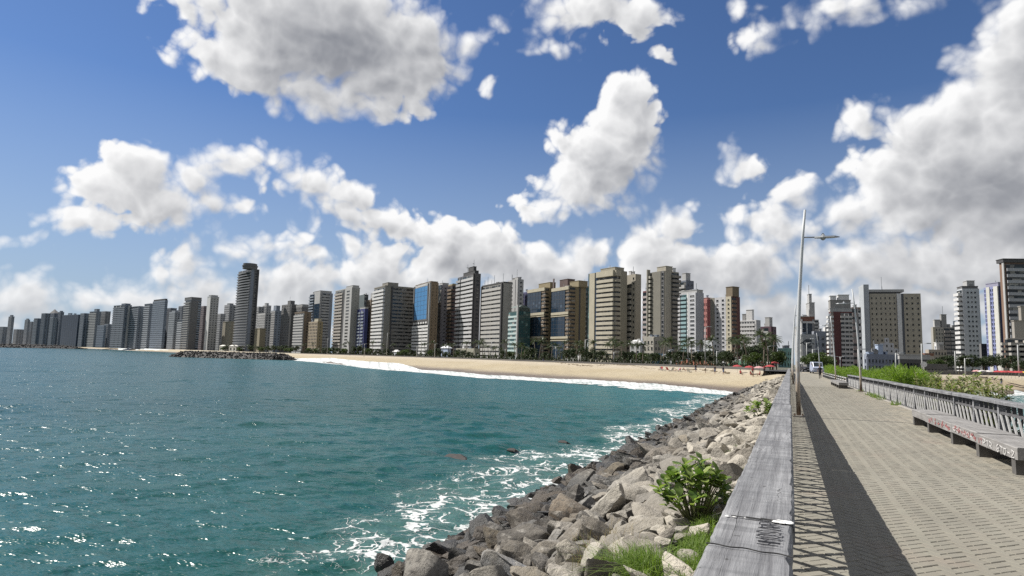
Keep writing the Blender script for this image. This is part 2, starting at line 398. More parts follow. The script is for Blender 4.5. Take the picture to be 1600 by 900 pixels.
# ------------------------------------------------------------------ land
GZ = 0.4
WATER = [(-200, 1900), (125, 1650), (200, 1150), (265, 900), (330, 640), (400, 500), (466, 394), (520, 300), (571, 232), (624, 204), (702, 172), (755, 156), (857, 143), (990, 121), (1065, 117), (1152, 107), (1215, 103)]
BACK = [(-200, 2000), (125, 1760), (200, 1260), (265, 1010), (330, 780), (400, 620), (466, 500), (600, 400), (700, 320), (800, 245), (900, 210), (1000, 187), (1100, 166), (1215, 140)]
def wat(px): return interp(px, WATER)
def bak(px): return interp(px, BACK)
def sand_mat():
    m, nt, b = new_mat('beach_sand')
    pos = N(nt, 'ShaderNodeNewGeometry').outputs['Position']
    z = N(nt, 'ShaderNodeSeparateXYZ', ins={0: pos}).outputs[2]
    n = noise(nt, pos, .05, 5, .6); n2 = noise(nt, pos, .6, 5, .65)
    c = MIXC(nt, MAPR(nt, n, .35, .65), (.49, .41, .27), (.54, .465, .33))
    c = MIXC(nt, MAPR(nt, n2, .47, .66, 0, .5), c, (.36, .29, .195))
    zz = M_(nt, 'MULTIPLY_ADD', n, .5, z)
    wet = MAPR(nt, zz, -2.55, -1.75, 1, 0, smooth=True)
    c = MIXC(nt, wet, c, (.20, .155, .115))
    pale = MAPR(nt, zz, -.6, .3, 0, .6)
    c = MIXC(nt, pale, c, (.60, .53, .43))
    nt.links.new(c, b.inputs['Base Color']); nt.links.new(MAPR(nt, wet, 0, 1, .95, .45), b.inputs['Roughness'])
    bump(nt, b, noise(nt, pos, .9, 7, .75), .9, .25)
    return m
SAND = sand_mat()
def beach(cols, name, label):
    mb = MB(); rows = [(-.12, -4.4), (0, -3.32), (.08, -3.1), (.2, -2.75), (.35, -2.1), (.5, -1.5), (.62, -.95), (.74, -.5), (.86, -.05), (1.0, .36), (1.12, .36)]
    vs = []
    for (w, k) in cols:
        for j, (t, z) in enumerate(rows):
            p = w.lerp(k, t); jit = .12*math.sin(p.x*.21+p.y*.13)+.08*math.sin(p.x*.57-p.y*.4)
            vs.append((p.x, p.y, z+(jit*.5 if 2 < j < 9 else 0)))
    nrw = len(rows)
    fs = [(i*nrw+j, (i+1)*nrw+j, (i+1)*nrw+j+1, i*nrw+j+1) for i in range(len(cols)-1) for j in range(nrw-1)]
    mb.raw(vs, fs); o = mb.build(name, SAND, smooth=True)
    return tag(o, label, kind='structure')
pxs = np.concatenate([np.linspace(-200, 460, 60), np.linspace(464, 1258, 150)])
beach([(onray(p, wat(p)), onray(p, bak(p))) for p in pxs], 'beach', 'pale yellow sand beach below the towers, wet and darker at the waterline')
RW = [Vector(p) for p in ((2, 100, 0), (16, 118, 0), (30, 146, 0), (46, 168, 0), (72, 186, 0), (120, 216, 0), (300, 310, 0))]
RB = [Vector(p) for p in ((2, 128, 0), (15, 144, 0), (32, 176, 0), (50, 204, 0), (82, 228, 0), (132, 262, 0), (320, 360, 0))]
def lerpl(L, t):
    i = min(int(t), len(L)-2); return L[i].lerp(L[i+1], t-i)
beach([(lerpl(RW, t), lerpl(RB, t)) for t in np.linspace(0, 6, 50)], 'beach', 'pale sand beach to the right of the promenade, in front of dark trees')

def make_ground():
    """one sheet of town ground behind the beaches, out to the horizon"""
    edge = [onray(p, bak(p)) for p in np.linspace(-200, 1215, 60)] + [Vector((2, 131, 0)), Vector((9, 134, 0))] + RB[1:]
    vs = []; rings = 5
    for p in edge:
        d = Vector((p.x, p.y, 0)); r = d.length; d.normalize()
        for k in range(rings):
            rr = r*(1.02 if k == 0 else 1) + [0, 60, 400, 4000, 30000][k]
            vs.append((d.x*rr, d.y*rr, GZ))
    fs = [(i*rings+k, i*rings+k+1, (i+1)*rings+k+1, (i+1)*rings+k) for i in range(len(edge)-1) for k in range(rings-1)]
    m, nt, b = new_mat('town_ground'); pos = N(nt, 'ShaderNodeNewGeometry').outputs['Position']
    c = MIXC(nt, MAPR(nt, noise(nt, pos, .05, 5, .6), .4, .6), (.16, .15, .13), (.09, .10, .06))
    nt.links.new(c, b.inputs['Base Color']); b.inputs['Roughness'].default_value = .95
    mb = MB(); mb.raw(vs, [f[::-1] for f in fs]); return tag(mb.build('ground', m), 'flat town ground behind the beach under the towers', kind='structure')
make_ground()

def surf(name, label, lower, upper, p0, p1, n, z0=-3.26):
    """the white band of broken wave at the edge of the sand: a rumpled sheet with ragged rims"""
    vs = []; m = 7
    rng = np.random.RandomState(5)
    ph = rng.rand(12)*6.28
    for i in range(n+1):
        p = p0+(p1-p0)*i/n
        rag = sum(math.sin(p*f+ph[k])*a for k, (f, a) in enumerate(((.021, .5), (.05, .4), (.13, .3), (.31, .22), (.8, .16))))
        rag2 = sum(math.sin(p*f+ph[6+k])*a for k, (f, a) in enumerate(((.017, .5), (.06, .4), (.11, .3), (.4, .25), (.9, .15))))
        dl, du = lower(p), upper(p); w = du-dl
        dl += rag*w*.16; du += rag2*w*.30
        for j in range(m):
            t = j/(m-1); q = onray(p, dl+(du-dl)*t)
            z = z0 + .10*math.sin(t*PI)*(1+.5*math.sin(p*.9+t*3)) + max(0, (t-.45))*.75*w/9
            vs.append((q.x, q.y, z))
    fs = [(i*m+j, (i+1)*m+j, (i+1)*m+j+1, i*m+j+1) for i in range(n) for j in range(m-1)]
    mt, nt, b = new_mat('surf_foam'); pos = N(nt, 'ShaderNodeNewGeometry').outputs['Position']
    nn = noise(nt, VM(nt, 'MULTIPLY', pos, (.5, .9, 1)), 1.0, 6, .65)
    nt.links.new(MIXC(nt, MAPR(nt, nn, .40, .56), (.34, .40, .40), (.84, .85, .85)), b.inputs['Base Color'])
    b.inputs['Roughness'].default_value = .8; bump(nt, b, nn, .8, .4)
    mb = MB(); mb.raw(vs, fs); return tag(mb.build(name, mt, smooth=True), label, kind='stuff')
LOW = [(180, 1190), (262, 930), (430, 470), (466, 376), (571, 222), (624, 198), (702, 167), (755, 151), (857, 139), (990, 117), (1065, 113), (1152, 105), (1185, 103)]
UPP = [(180, 1290), (262, 1000), (430, 480), (466, 400), (519, 345), (571, 262), (624, 236), (645, 214), (660, 196), (702, 182), (755, 163), (857, 148), (940, 138), (1000, 130), (1065, 125), (1157, 110), (1185, 105)]
surf('surf', 'white line of breaking surf along the left beach', lambda p: interp(p, LOW), lambda p: interp(p, UPP), 455, 1186, 420)
surf('surf', 'thin far line of white surf left of the rock groyne', lambda p: interp(p, LOW), lambda p: interp(p, UPP), 185, 268, 60)
def rsurf():
    mb = MB(); vs = []; n = 160; m = 5
    for i in range(n+1):
        t = i/n*4.2; a = lerpl(RW, t); k = lerpl(RB, t); d = (k-a).normalized()
        for j in range(m):
            s = j/(m-1)*(7+3*math.sin(t*9)+1.5*math.sin(t*31)) - 3.5 - 1.2*math.sin(t*17)
            q = a+d*s; vs.append((q.x, q.y, -3.25+.10*math.sin(j/(m-1)*PI)+max(0, s)*.095))
    mb.raw(vs, [(i*m+j, (i+1)*m+j, (i+1)*m+j+1, i*m+j+1) for i in range(n) for j in range(m-1)])
    tag(mb.build('surf', bpy.data.materials['surf_foam'], smooth=True), 'white surf at the edge of the sand right of the promenade', kind='stuff')
rsurf()

# ------------------------------------------------------------------ promenade deck and pavers
DW = 4.82                                   # deck from the left railing to the right one
def deck_z(y): return 0.0 if y < 112 else min((y-112)/22.0, 1)*0.41
def paver_mat(use_attr):
    m, nt, b = new_mat('paver_concrete'); v = N(nt, 'ShaderNodeNewGeometry').outputs['Position']
    r = N(nt, 'ShaderNodeAttribute', attribute_name='tint').outputs['Fac'] if use_attr else N(nt, 'ShaderNodeObjectInfo').outputs['Random']
    big = noise(nt, v, .5, 5, .6); fine = noise(nt, v, 60, 3, .6); md = noise(nt, v, 5, 5, .65)
    c = MIXC(nt, MAPR(nt, big, .35, .65), (.30, .285, .235), (.35, .335, .28))
    c = MIXC(nt, M_(nt, 'MULTIPLY', r, .5), c, (.30, .27, .225))
    c = MIXC(nt, MAPR(nt, md, .5, .75, 0, .45), c, (.23, .22, .185))
    st2 = noise(nt, VM(nt, 'MULTIPLY', v, (.9, .35, 1)), 1.0, 6, .65)
    c = MIXC(nt, MAPR(nt, st2, .50, .64, 0, .42), c, (.20, .19, .16))
    c = MIXC(nt, MAPR(nt, noise(nt, v, .8, 3, .5), .58, .70, 0, .4), c, (.34, .27, .22))
    sx = N(nt, 'ShaderNodeSeparateXYZ', ins={0: v}).outputs[0]
    drift = M_(nt, 'MULTIPLY', MAPR(nt, sx, 2.5, 3.9), MAPR(nt, noise(nt, v, 1.7, 6, .7), .47, .56))
    c = MIXC(nt, M_(nt, 'MULTIPLY', drift, .75), c, (.46, .41, .32))
    c = MIXC(nt, MAPR(nt, fine, .45, .75, 0, .3), c, (.22, .21, .19))
    nt.links.new(c, b.inputs['Base Color']); b.inputs['Roughness'].default_value = .9
    bump(nt, b, M_(nt, 'ADD', M_(nt, 'MULTIPLY', fine, .5), md), .5, .004)
    return m
PAV_A, PAV_O = paver_mat(True), paver_mat(False)
def joint_mat():
    m, nt, b = new_mat('joint_sand'); v = N(nt, 'ShaderNodeNewGeometry').outputs['Position']
    c = MIXC(nt, MAPR(nt, noise(nt, v, 2.2, 4, .6), .45, .65), (.075, .068, .055), (.22, .20, .155))
    nt.links.new(c, b.inputs['Base Color']); b.inputs['Roughness'].default_value = 1
    return m
YP0, YP1 = 3.2, 58.0
def make_walkway():
    mb = MB()
    ys = [-8, YP0, YP1, 112, 118, 126, 134]
    for y0, y1 in zip(ys, ys[1:]):
        dz = -.016 if (y0 >= YP0 and y1 <= YP1) else 0
        if dz:
            mb.poly([(-.32, y0, dz), (DW+.1, y0, dz), (DW+.1, y1, dz), (-.32, y1, dz)], 1)
        else:
            mb.poly([(-.32, y0, deck_z(y0)), (DW+.1, y0, deck_z(y0)), (DW+.1, y1, deck_z(y1)), (-.32, y1, deck_z(y1))], 0)
    for x in (-.32, DW+.1):                                       # flanks of the concrete deck
        for y0, y1 in zip(ys, ys[1:]):
            q = [(x, y0, -1.6), (x, y1, -1.6), (x, y1, deck_z(y1)-.016*(YP0 <= y0 < YP1)), (x, y0, deck_z(y0)-.016*(YP0 <= y0 < YP1))]
            mb.poly(q if x > 0 else q[::-1], 0)
    w = tag(mb.build('walkway', [PAV_A, joint_mat()], tint=True), 'sunlit promenade paved with grey interlocking pavers between two railings', kind='structure')
    # herringbone pavers at 45 degrees
    u = 0.105; g = .0045; ch = .006
    def brick_local(hx, hy):
        return [(-hx, -hy, -.02), (hx, -hy, -.02), (hx, hy, -.02), (-hx, hy, -.02), (-hx, -hy, -ch), (hx, -hy, -ch), (hx, hy, -ch), (-hx, hy, -ch),
                (-hx+ch, -hy+ch, 0), (hx-ch, -hy+ch, 0), (hx-ch, hy-ch, 0), (-hx+ch, hy-ch, 0)]
    bf = [(8, 9, 10, 11)] + [(4+i, 4+(i+1) % 4, 8+(i+1) % 4, 8+i) for i in range(4)] + [(i, (i+1) % 4, 4+(i+1) % 4, 4+i) for i in range(4)]
    bl = brick_local(u-g, u/2-g)
    one = MB(); one.raw(bl, bf); me1 = one.mesh('paver', PAV_O)
    c45 = math.cos(PI/4)
    items = []
    rng = random.Random(2)
    n = int((YP1+8)/u*1.5)
    for r in range(-n, n):
        for c in range(-n, n):
            m = (c-r) % 4
            if m == 0: cx, cyy, rot = (c+1)*u, (r+.5)*u, 0
            elif m == 3: cx, cyy, rot = (c+.5)*u, (r+1)*u, 1
            else: continue
            x, y = (cx-cyy)*c45+2.5, (cx+cyy)*c45
            if -.30 < x < DW-.02 and YP0+.1 < y < YP1-.1: items.append((x, y, rot))
    def vis(t):
        px, py, w_ = proj((t[0], t[1], 0)); return w_ > 0 and -10 < px < 1610 and py < 905
    seen = sorted((t for t in items if vis(t)), key=lambda t: t[0]**2*.3+t[1]**2)
    near = set(seen[:300])
    rest = MB()
    for t in items:
        x, y, rot = t
        a = PI/4+rot*PI/2+rng.gauss(0, .006); dz = rng.gauss(0, .0012); tx, ty = rng.gauss(0, .004), rng.gauss(0, .004)
        if t in near:
            put('paver', me1, w, (x, y, dz), (tx, ty, a))
        else:
            ca, sa = math.cos(a), math.sin(a); rest.tint = rng.random()
            if y < 26: rest.raw([(x+p[0]*ca-p[1]*sa, y+p[0]*sa+p[1]*ca, p[2]+dz+p[0]*ty+p[1]*tx) for p in bl], bf)
            else: rest.raw([(x+p[0]*ca-p[1]*sa, y+p[0]*sa+p[1]*ca, p[2]+dz) for p in bl[:4]+[(q[0], q[1], 0) for q in bl[4:8]]], [(4, 5, 6, 7), (0, 1, 5, 4), (1, 2, 6, 5), (2, 3, 7, 6), (3, 0, 4, 7)])
    tag(rest.build('paver', PAV_A, w, tint=True), kind='stuff')
    return w
WALK = make_walkway()

# ------------------------------------------------------------------ railings
def weathered_mat():
    """grey concrete cast against boards: long grain, stains, small pits"""
    m, nt, b = new_mat('weathered_concrete'); v = N(nt, 'ShaderNodeNewGeometry').outputs['Position']
    g = noise(nt, VM(nt, 'MULTIPLY', v, (26, .9, 26)), 1.0, 5, .6)
    st = noise(nt, VM(nt, 'MULTIPLY', v, (2.2, 1.1, 2.2)), 1.0, 6, .62)
    cross = noise(nt, VM(nt, 'MULTIPLY', v, (1.2, 9.0, 3)), 1.0, 4, .6)
    pit = noise(nt, v, 17, 2, .5)
    c = MIXC(nt, MAPR(nt, st, .33, .67), (.185, .19, .205), (.40, .405, .42))
    c = MIXC(nt, MAPR(nt, cross, .48, .66, 0, .6), c, (.14, .145, .155))
    c = MIXC(nt, MAPR(nt, g, .38, .60, .55, 0), c, (.10, .10, .11))
    c = MIXC(nt, MAPR(nt, pit, .70, .735, 0, .8), c, (.06, .06, .06))
    wv = N(nt, 'ShaderNodeTexVoronoi', feature='DISTANCE_TO_EDGE', ins={'Vector': VM(nt, 'MULTIPLY_ADD', VM(nt, 'SUBTRACT', noise(nt, v, 3, 3, .6, out=1), (.5, .5, .5)), (.12, .8, .12), VM(nt, 'MULTIPLY', v, (5.5, .35, 5.5))), 'Scale': 1.0}).outputs[0]
    crk = M_(nt, 'MULTIPLY', MAPR(nt, wv, .004, .011, 1, 0), MAPR(nt, st, .50, .62, 0, .7))
    c = MIXC(nt, crk, c, (.07, .07, .07))
    nt.links.new(c, b.inputs['Base Color']); b.inputs['Roughness'].default_value = .85
    bump(nt, b, M_(nt, 'SUBTRACT', M_(nt, 'ADD', g, st), crk), .9, .014)
    return m
WEA = weathered_mat()
DARKWOOD = plain('dark_concrete', (.095, .095, .10), .85, 0, .3, 4.0, .4)
SLATC = plain('pale_concrete', (.50, .50, .50), .8, 0, .2, 5.0, .3)
H_TOP, H_BOT, H_MID0, H_MID1 = 1.03, .945, .69, .75
BAY, NX = 2.3, 5
def bevel_beam(L, w, t, mat, seed=0, ch=.012):
    """a board-cast beam L long, its arrises worn, lying along +y, top at z = 0"""
    rng = random.Random(seed); mb = MB(); n = max(2, int(L/.07)); vs = []
    for i in range(n+1):
        y = L*i/n; a = abs(rng.gauss(0, .003)); bq = -abs(rng.gauss(0, .003)); a += .012 if rng.random() < .06 else 0; bq -= .012 if rng.random() < .06 else 0
        prof = [(-w/2+a, -t), (w/2+bq, -t), (w/2+bq, -ch), (w/2-ch+bq, rng.gauss(0, .0014)), (-w/2+ch+a, rng.gauss(0, .0014)), (-w/2+a, -ch)]
        vs += [(x, y, z) for x, z in prof]
    fs = [(i*6+k, i*6+(k+1) % 6, (i+1)*6+(k+1) % 6, (i+1)*6+k) for i in range(n) for k in range(6)]
    fs = [f[::-1] for f in fs]+[(0, 1, 2, 3, 4, 5), tuple(n*6+k for k in (5, 4, 3, 2, 1, 0))]
    mb.raw(vs, fs); return mb.mesh('beam', mat)
def railing(x_in, side, y0, y1, label, seams, slat_first):
    """side -1: the sea-side railing, its walkway face at x_in; +1: the land-side one"""
    root = empty('railing', (x_in, y0, 0), 0, label, 'railing')
    w = .30; xc = side*w/2
    # top beam in cast lengths
    ys = [y0]+[s for s in seams if y0 < s < y1]+[y1]
    rng = random.Random(int(abs(x_in)*10)+5)
    for i, (a, b) in enumerate(zip(ys, ys[1:])):
        put('top_beam', bevel_beam(b-a-.008, w, H_TOP-H_BOT, WEA, i), root, (xc+rng.gauss(0, .006), a-y0+.004, H_TOP+rng.gauss(0, .004)), (0, rng.gauss(0, .006), rng.gauss(0, .0012)))
    nb = int((y1-y0)/BAY)
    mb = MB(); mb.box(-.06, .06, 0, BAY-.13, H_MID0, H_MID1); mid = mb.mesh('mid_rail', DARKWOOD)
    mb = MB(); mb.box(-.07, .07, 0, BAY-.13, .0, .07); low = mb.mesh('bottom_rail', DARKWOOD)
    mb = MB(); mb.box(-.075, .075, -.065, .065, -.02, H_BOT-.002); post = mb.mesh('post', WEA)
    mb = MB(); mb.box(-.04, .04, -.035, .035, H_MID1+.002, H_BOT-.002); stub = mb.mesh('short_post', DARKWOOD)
    step = (BAY-.13)/NX
    def slat(s):
        m_ = MB(); a, b = Vector((0, -s*step/2+s*.02, .072)), Vector((0, s*step/2-s*.02, H_MID0-.002)); m_.bar(a, b, .034, .055, 0, Vector((0, 0, 1))); return m_.mesh('lattice_bar', SLATC)
    sl = {1: slat(1), -1: slat(-1)}; sl[-1].materials[0] = DARKWOOD  # bars leaning the other way take the darker concrete colour
    rest = MB(); cnt = 0; rest2 = MB()
    for i in range(nb+1):
        yb = i*BAY
        put('post', post, root, (xc, yb, 0), (0, 0, rng.gauss(0, .02)))
        if i == nb: break
        put('mid_rail', mid, root, (xc, yb+.065, 0)); put('bottom_rail', low, root, (xc, yb+.065, 0))
        for k in range(NX):
            yc = yb+.065+(k+.5)*step
            if i < 26 and k: put('short_post', stub, root, (xc, yb+.065+k*step, 0))
            elif k: rest2.box(xc-.04, xc+.04, yb+.065+k*step-.035, yb+.065+k*step+.035, H_MID1+.002, H_BOT-.002)
            for s in (1, -1):
                o_ = s*.045*slat_first
                if cnt < 296: put('lattice_bar', sl[s], root, (xc+o_, yc, 0), (0, 0, rng.gauss(0, .015)))
                else: rest.bar((xc+o_, yc-s*step/2+s*.02, .072), (xc+o_, yc+s*step/2-s*.02, H_MID0-.002), .065, .045)
                cnt += 1
    if rest.f: tag(rest.build('lattice_bar', SLATC, root), kind='stuff')
    if rest2.f: tag(rest2.build('short_post', DARKWOOD, root), kind='stuff')
    return root
def rail_y(px, py, h=H_TOP):
    return at(px, py, h).y
RAIL_L = railing(0.0, -1, .9, .9+BAY*54, 'long grey concrete railing on the sea side, with wide flat board-marked top beam', [4.2, rail_y(1150, 808), 12, 16.4, 21, 27, 34, 42, 51, 61, 72, 84, 97, 110], 1)
RAIL_R = railing(4.5, 1, 5.2, 5.2+BAY*25, 'grey concrete railing with crossed pale bars behind the benches, on the land side', [7.4, 9.97, 14.5, 19, 24, 30, 36, 43, 50, 56], -1)
RAIL_R.scale = (1, 1, .955)
# white patch of mortar in the seam and the crack near the camera
ys = rail_y(1150, 808)-.9
mb = MB()
rng = random.Random(4)
for k in range(30):
    x = -.072+rng.random()*.062; y = ys-.008+rng.random()*.03; s = .008+rng.random()*.012
    mb.lathe([(0, .003), (s*.7, .0025), (s, 0)], 6, (x, y, H_TOP+.001))
for k in range(5):
    x = -.27+rng.random()*.08; y = ys-.006+rng.random()*.02; s = .004+rng.random()*.008
    mb.lathe([(0, .002), (s*.7, .0015), (s, 0)], 6, (x, y, H_TOP+.001))
rr_ = None
tag(mb.build('mortar_patch', plain('white_mortar', (.75, .75, .74), .8, 0, .1), RAIL_L), kind='stuff')
mb = MB(); yk = rail_y(1160, 858)-.9; pts = []
for k in range(15):
    t = k/14; pts.append((-.298+.296*t, yk-.03*t*t+.008*math.sin(t*17), H_TOP+.0045))
for a, b in zip(pts, pts[1:]): mb.bar(a, b, .004, .004)
for k in range(3):
    mb.bar((-.25+.06*k, ys+.012+.006*k, H_TOP+.003), (-.12+.04*k, ys-.004+.005*k, H_TOP+.003), .006, .003)
tag(mb.build('crack', plain('crack_dirt', (.05, .05, .05), .9, 0, .1), RAIL_L), kind='stuff')

GLYPH = {'V': [[(0, 1), (.5, 0), (1, 1)]], 'I': [[(.5, 0), (.5, 1)]], 'H': [[(0, 0), (0, 1)], [(1, 0), (1, 1)], [(0, .5), (1, .5)]],
 'O': [[(.5, 0), (.1, .2), (0, .5), (.1, .8), (.5, 1), (.9, .8), (1, .5), (.9, .2), (.5, 0)]], 'S': [[(0, .1), (.5, 0), (1, .2), (.8, .45), (.2, .55), (0, .8), (.5, 1), (1, .9)]],
 'R': [[(0, 0), (0, 1), (.7, 1), (1, .75), (.7, .5), (0, .5)], [(.4, .5), (1, 0)]], 'P': [[(0, 0), (0, 1), (.7, 1), (1, .75), (.7, .5), (0, .5)]], 'A': [[(0, 0), (.5, 1), (1, 0)], [(.2, .4), (.8, .4)]],
 'G': [[(1, .85), (.5, 1), (0, .6), (0, .3), (.5, 0), (1, .2), (1, .5), (.6, .5)]], 'T': [[(.5, 0), (.5, 1)], [(0, 1), (1, 1)]], '-': [[(.1, .5), (.9, .5)]], '2': [[(0, .8), (.5, 1), (1, .75), (0, 0), (1, 0)]],
 'Y': [[(0, 1), (.5, .5), (1, 1)], [(.5, .5), (.5, 0)]], '7': [[(0, 1), (1, 1), (.4, 0)]], ' ': []}
def lettering(text, org, adv, up, nrm, h, w, gap, thick, jit=.06, seed=1):
    """painted strokes: text from org along adv, its upright along up, lying on a face of normal nrm"""
    rng = random.Random(seed); mb = MB(); adv, up, nrm = Vector(adv), Vector(up), Vector(nrm); x = 0
    for chn in text:
        if chn not in GLYPH: continue
        for st in GLYPH[chn]:
            pts = [Vector(org)+adv*(x+(p[0]+rng.gauss(0, jit))*w)+up*((p[1]+rng.gauss(0, jit))*h)+nrm*.0025 for p in st]
            for a, b in zip(pts, pts[1:]): mb.bar(a, b, thick, .002, 0, nrm)
        x += (w*.35 if chn == 'I' else w)+gap
    return mb
y_a, y_b = rail_y(1206, 857)-.9, rail_y(1206, 818)-.9
LEN = y_b-y_a
mb = lettering('IIHOSIVR', (-.045, y_a, H_TOP+.003), (0, 1, 0), (-1, 0, 0), (0, 0, 1), .085, LEN*.105, LEN*.048, .0052)
tag(mb.build('graffiti', plain('black_marker', (.03, .03, .035), .7, 0, .1), RAIL_L), kind='stuff')

# ------------------------------------------------------------------ lamp posts
def pole_mat():
    m, nt, b = new_mat('lamp_pole_paint'); v = tcoord(nt); z = N(nt, 'ShaderNodeSeparateXYZ', ins={0: v}).outputs[2]
    n = noise(nt, VM(nt, 'MULTIPLY', v, (9, 9, 2.2)), 1.0, 5, .65)
    rustf = MAPR(nt, M_(nt, 'MULTIPLY_ADD', n, 2.6, M_(nt, 'MULTIPLY', z, -.62)), .1, .55, 0, 1)
    c = MIXC(nt, M_(nt, 'MULTIPLY', rustf, .7), (.56, .58, .60), (.36, .25, .14))
    c = MIXC(nt, MAPR(nt, M_(nt, 'MULTIPLY_ADD', n, 1.2, M_(nt, 'MULTIPLY', z, -.9)), .0, .35, 0, .9), c, (.10, .055, .03))
    nt.links.new(c, b.inputs['Base Color']); b.inputs['Roughness'].default_value = .5
    return m
POLE = pole_mat(); STEEL = plain('lamp_metal', (.30, .32, .34), .45, .3, .1)
FOOT = plain('foot_concrete', (.33, .31, .28), .9, 0, .2, 6, .4); BULB = plain('globe_glass', (.8, .8, .8), .25, 0, .02)
def make_lamp(label, group):
    r = empty('lamp_post', (0, 0, 0), 0, label, 'lamp post', group)
    top = 6.95
    mb = MB(); mb.tube([(0, 0, .06), (-.01, 0, 1.0), (.02, 0, 2.4), (.11, 0, 4.2), (.24, 0, 6.0), (.33, 0, top)], [.070, .068, .064, .056, .046, .038], 14)
    mb.build('pole', POLE, r, smooth=True)
    mb = MB(); mb.box(-.17, .17, -.17, .17, -.01, .05); mb.build('base_plate', FOOT, r)
    mb = MB()
    for sx, s_ in ((-1, -1), (1, -1), (1, 1), (-1, 1)): mb.lathe([(0, .10), (.022, .095), (.028, .05)], 6, (sx*.12, s_*.12, 0))
    mb.build('bolt', POLE, r)
    za = 6.0
    mb = MB(); mb.tube([(.25, 0, za), (.85, 0, za-.02)], .022, 8); mb.build('arm', STEEL, r, smooth=True)
    # long flat lantern with a conical boss above and below
    mb = MB()
    for s in (-1, 1):
        pr = [(.60, .06), (.85, .15), (1.20, .12), (1.36, .02)]
    vs = []
    for x, hw in pr:
        th = .05 if x < 1.3 else .018
        vs += [(x, -hw, za-.045), (x, hw, za-.045), (x, hw*.8, za-.045+th), (x, -hw*.8, za-.045+th)]
    fs = [(i*4+k, i*4+(k+1) % 4, (i+1)*4+(k+1) % 4, (i+1)*4+k) for i in range(3) for k in range(4)]+[(3, 2, 1, 0), (12, 13, 14, 15)]
    mb.raw(vs, fs); lan = mb.build('lantern', STEEL, r)
    mb = MB(); mb.lathe([(0, .12), (.03, .10), (.07, .02), (.12, .0)], 12, (.86, 0, za+.004)); mb.build('boss', STEEL, lan, smooth=True)
    mb = MB(); mb.lathe([(.09, 0), (.07, -.05), (0, -.09)], 12, (.86, 0, za-.047)); mb.build('lens', STEEL, lan, smooth=True)
    return r
lamp0 = make_lamp('tall nearest lamp post beside the sea railing, rusty at its foot', 'lamp posts along the promenade')
lamp0.location = (.235, at(1243, 651, 0).y, 0)
LAMPS = [(.235, 61.5, 0, 'second lamp post along the sea railing, behind the nearest one'), (.235, 101, 0, 'farthest lamp post along the sea railing'), (.235, 82, 0, 'third lamp post along the sea railing, hidden behind the nearest'),
         (4.33, at(1350, 613, 0).y, PI, 'white lamp post by the land-side railing in front of the green bushes'), (4.38, 76, PI, 'lamp post at the end of the land-side railing, past the far bench'), (4.45, 117, PI, 'lamp post by the parked cars at the far end of the promenade')]
for x, y, rz, lb in LAMPS:
    c = copy_tree(lamp0); c.location = (x, y, deck_z(y)); c.rotation_euler = (0, 0, rz); c['label'] = lb
# low concrete kerb and rough sand under the land-side railing
mb = MB(); mb.box(4.42, 4.90, 5.0, 63, -.02, .022); mb.build('kerb', FOOT, WALK)

# ------------------------------------------------------------------ benches
def bench_top_mat():
    m, nt, b = new_mat('bench_boards'); v = N(nt, 'ShaderNodeNewGeometry').outputs['Position']
    g = noise(nt, VM(nt, 'MULTIPLY', v, (22, .8, 22)), 1.0, 5, .6); st = noise(nt, v, 2.0, 5, .6)
    c = MIXC(nt, MAPR(nt, st, .35, .65), (.27, .26, .255), (.40, .39, .38)); c = MIXC(nt, MAPR(nt, g, .38, .6, .5, 0), c, (.13, .125, .12))
    nt.links.new(c, b.inputs['Base Color']); b.inputs['Roughness'].default_value = .85; bump(nt, b, g, .5, .006)
    return m
BTOP = bench_top_mat(); BLEG = plain('bench_leg', (.10, .095, .09), .9, 0, .3, 5, .4)
RED = plain('red_paint', (.34, .13, .13), .8, 0, .5, 14); WHI = plain('white_paint', (.58, .57, .56), .8, 0, .4, 14)
def bench(y0, slabs, legs, label, graffiti):
    r = empty('bench', (3.36, y0, 0), 0, label, 'bench', 'concrete benches on the promenade')
    y = 0
    rng = random.Random(int(y0))
    for k, L in enumerate(slabs):
        z = .455+(.012 if k % 2 else 0)
        me = bevel_beam(L-.014, .68, .20, BTOP, 40+k, .014)
        s = put('seat_slab', me, r, (.34+rng.gauss(0, .008), y+.007, z), (0, 0, rng.gauss(0, .002)))
        if graffiti and k < 3:
            f = -.34-.0045
            if k == 0:
                mb = lettering('P7R GTO-2', (f, L*.80, -.185), (0, -1, 0), (0, 0, 1), (-1, 0, 0), .125, .15, .06, .016, .09, 3); mb.build('white_lettering', WHI, s)
                mb = lettering('VY', (f, L*.95, -.17), (0, -1, 0), (0, 0, 1), (-1, 0, 0), .11, .13, .05, .014, .08, 6); mb.build('red_lettering', RED, s)
            else:
                mb = MB(); r2 = random.Random(k)
                for q in range(9 if k == 1 else 7):
                    yc = L*(.08+.84*q/(9 if k == 1 else 7)); n = 7
                    pts = [Vector((f, yc+r2.gauss(0, .09), -.10+r2.gauss(0, .045))) for _ in range(n)]
                    for a_, b_ in zip(pts, pts[1:]): mb.bar(a_, b_, .018+.012*r2.random(), .002, 0, Vector((-1, 0, 0)))
                mb.build('red_scrawl', RED, s)
                if k == 1:
                    mb = lettering('SOTHOA', (f-.002, L*.9, -.15), (0, -1, 0), (0, 0, 1), (-1, 0, 0), .08, .2, .1, .012, .1, 8); mb.build('white_lettering', WHI, s)
        y += L
    for ly in legs:
        mb = MB(); mb.box(.02, .64, -.11, .11, -.01, .248+.004); mb.build('leg', BLEG, r, (0, ly-y0, 0))
    return r
def gy(px, py): return at(px, py, 0).y
L0 = gy(1584, 741); L1 = gy(1529, 713); L2 = gy(1484, 693); L3 = gy(1447, 675); L4 = gy(1425, 664)
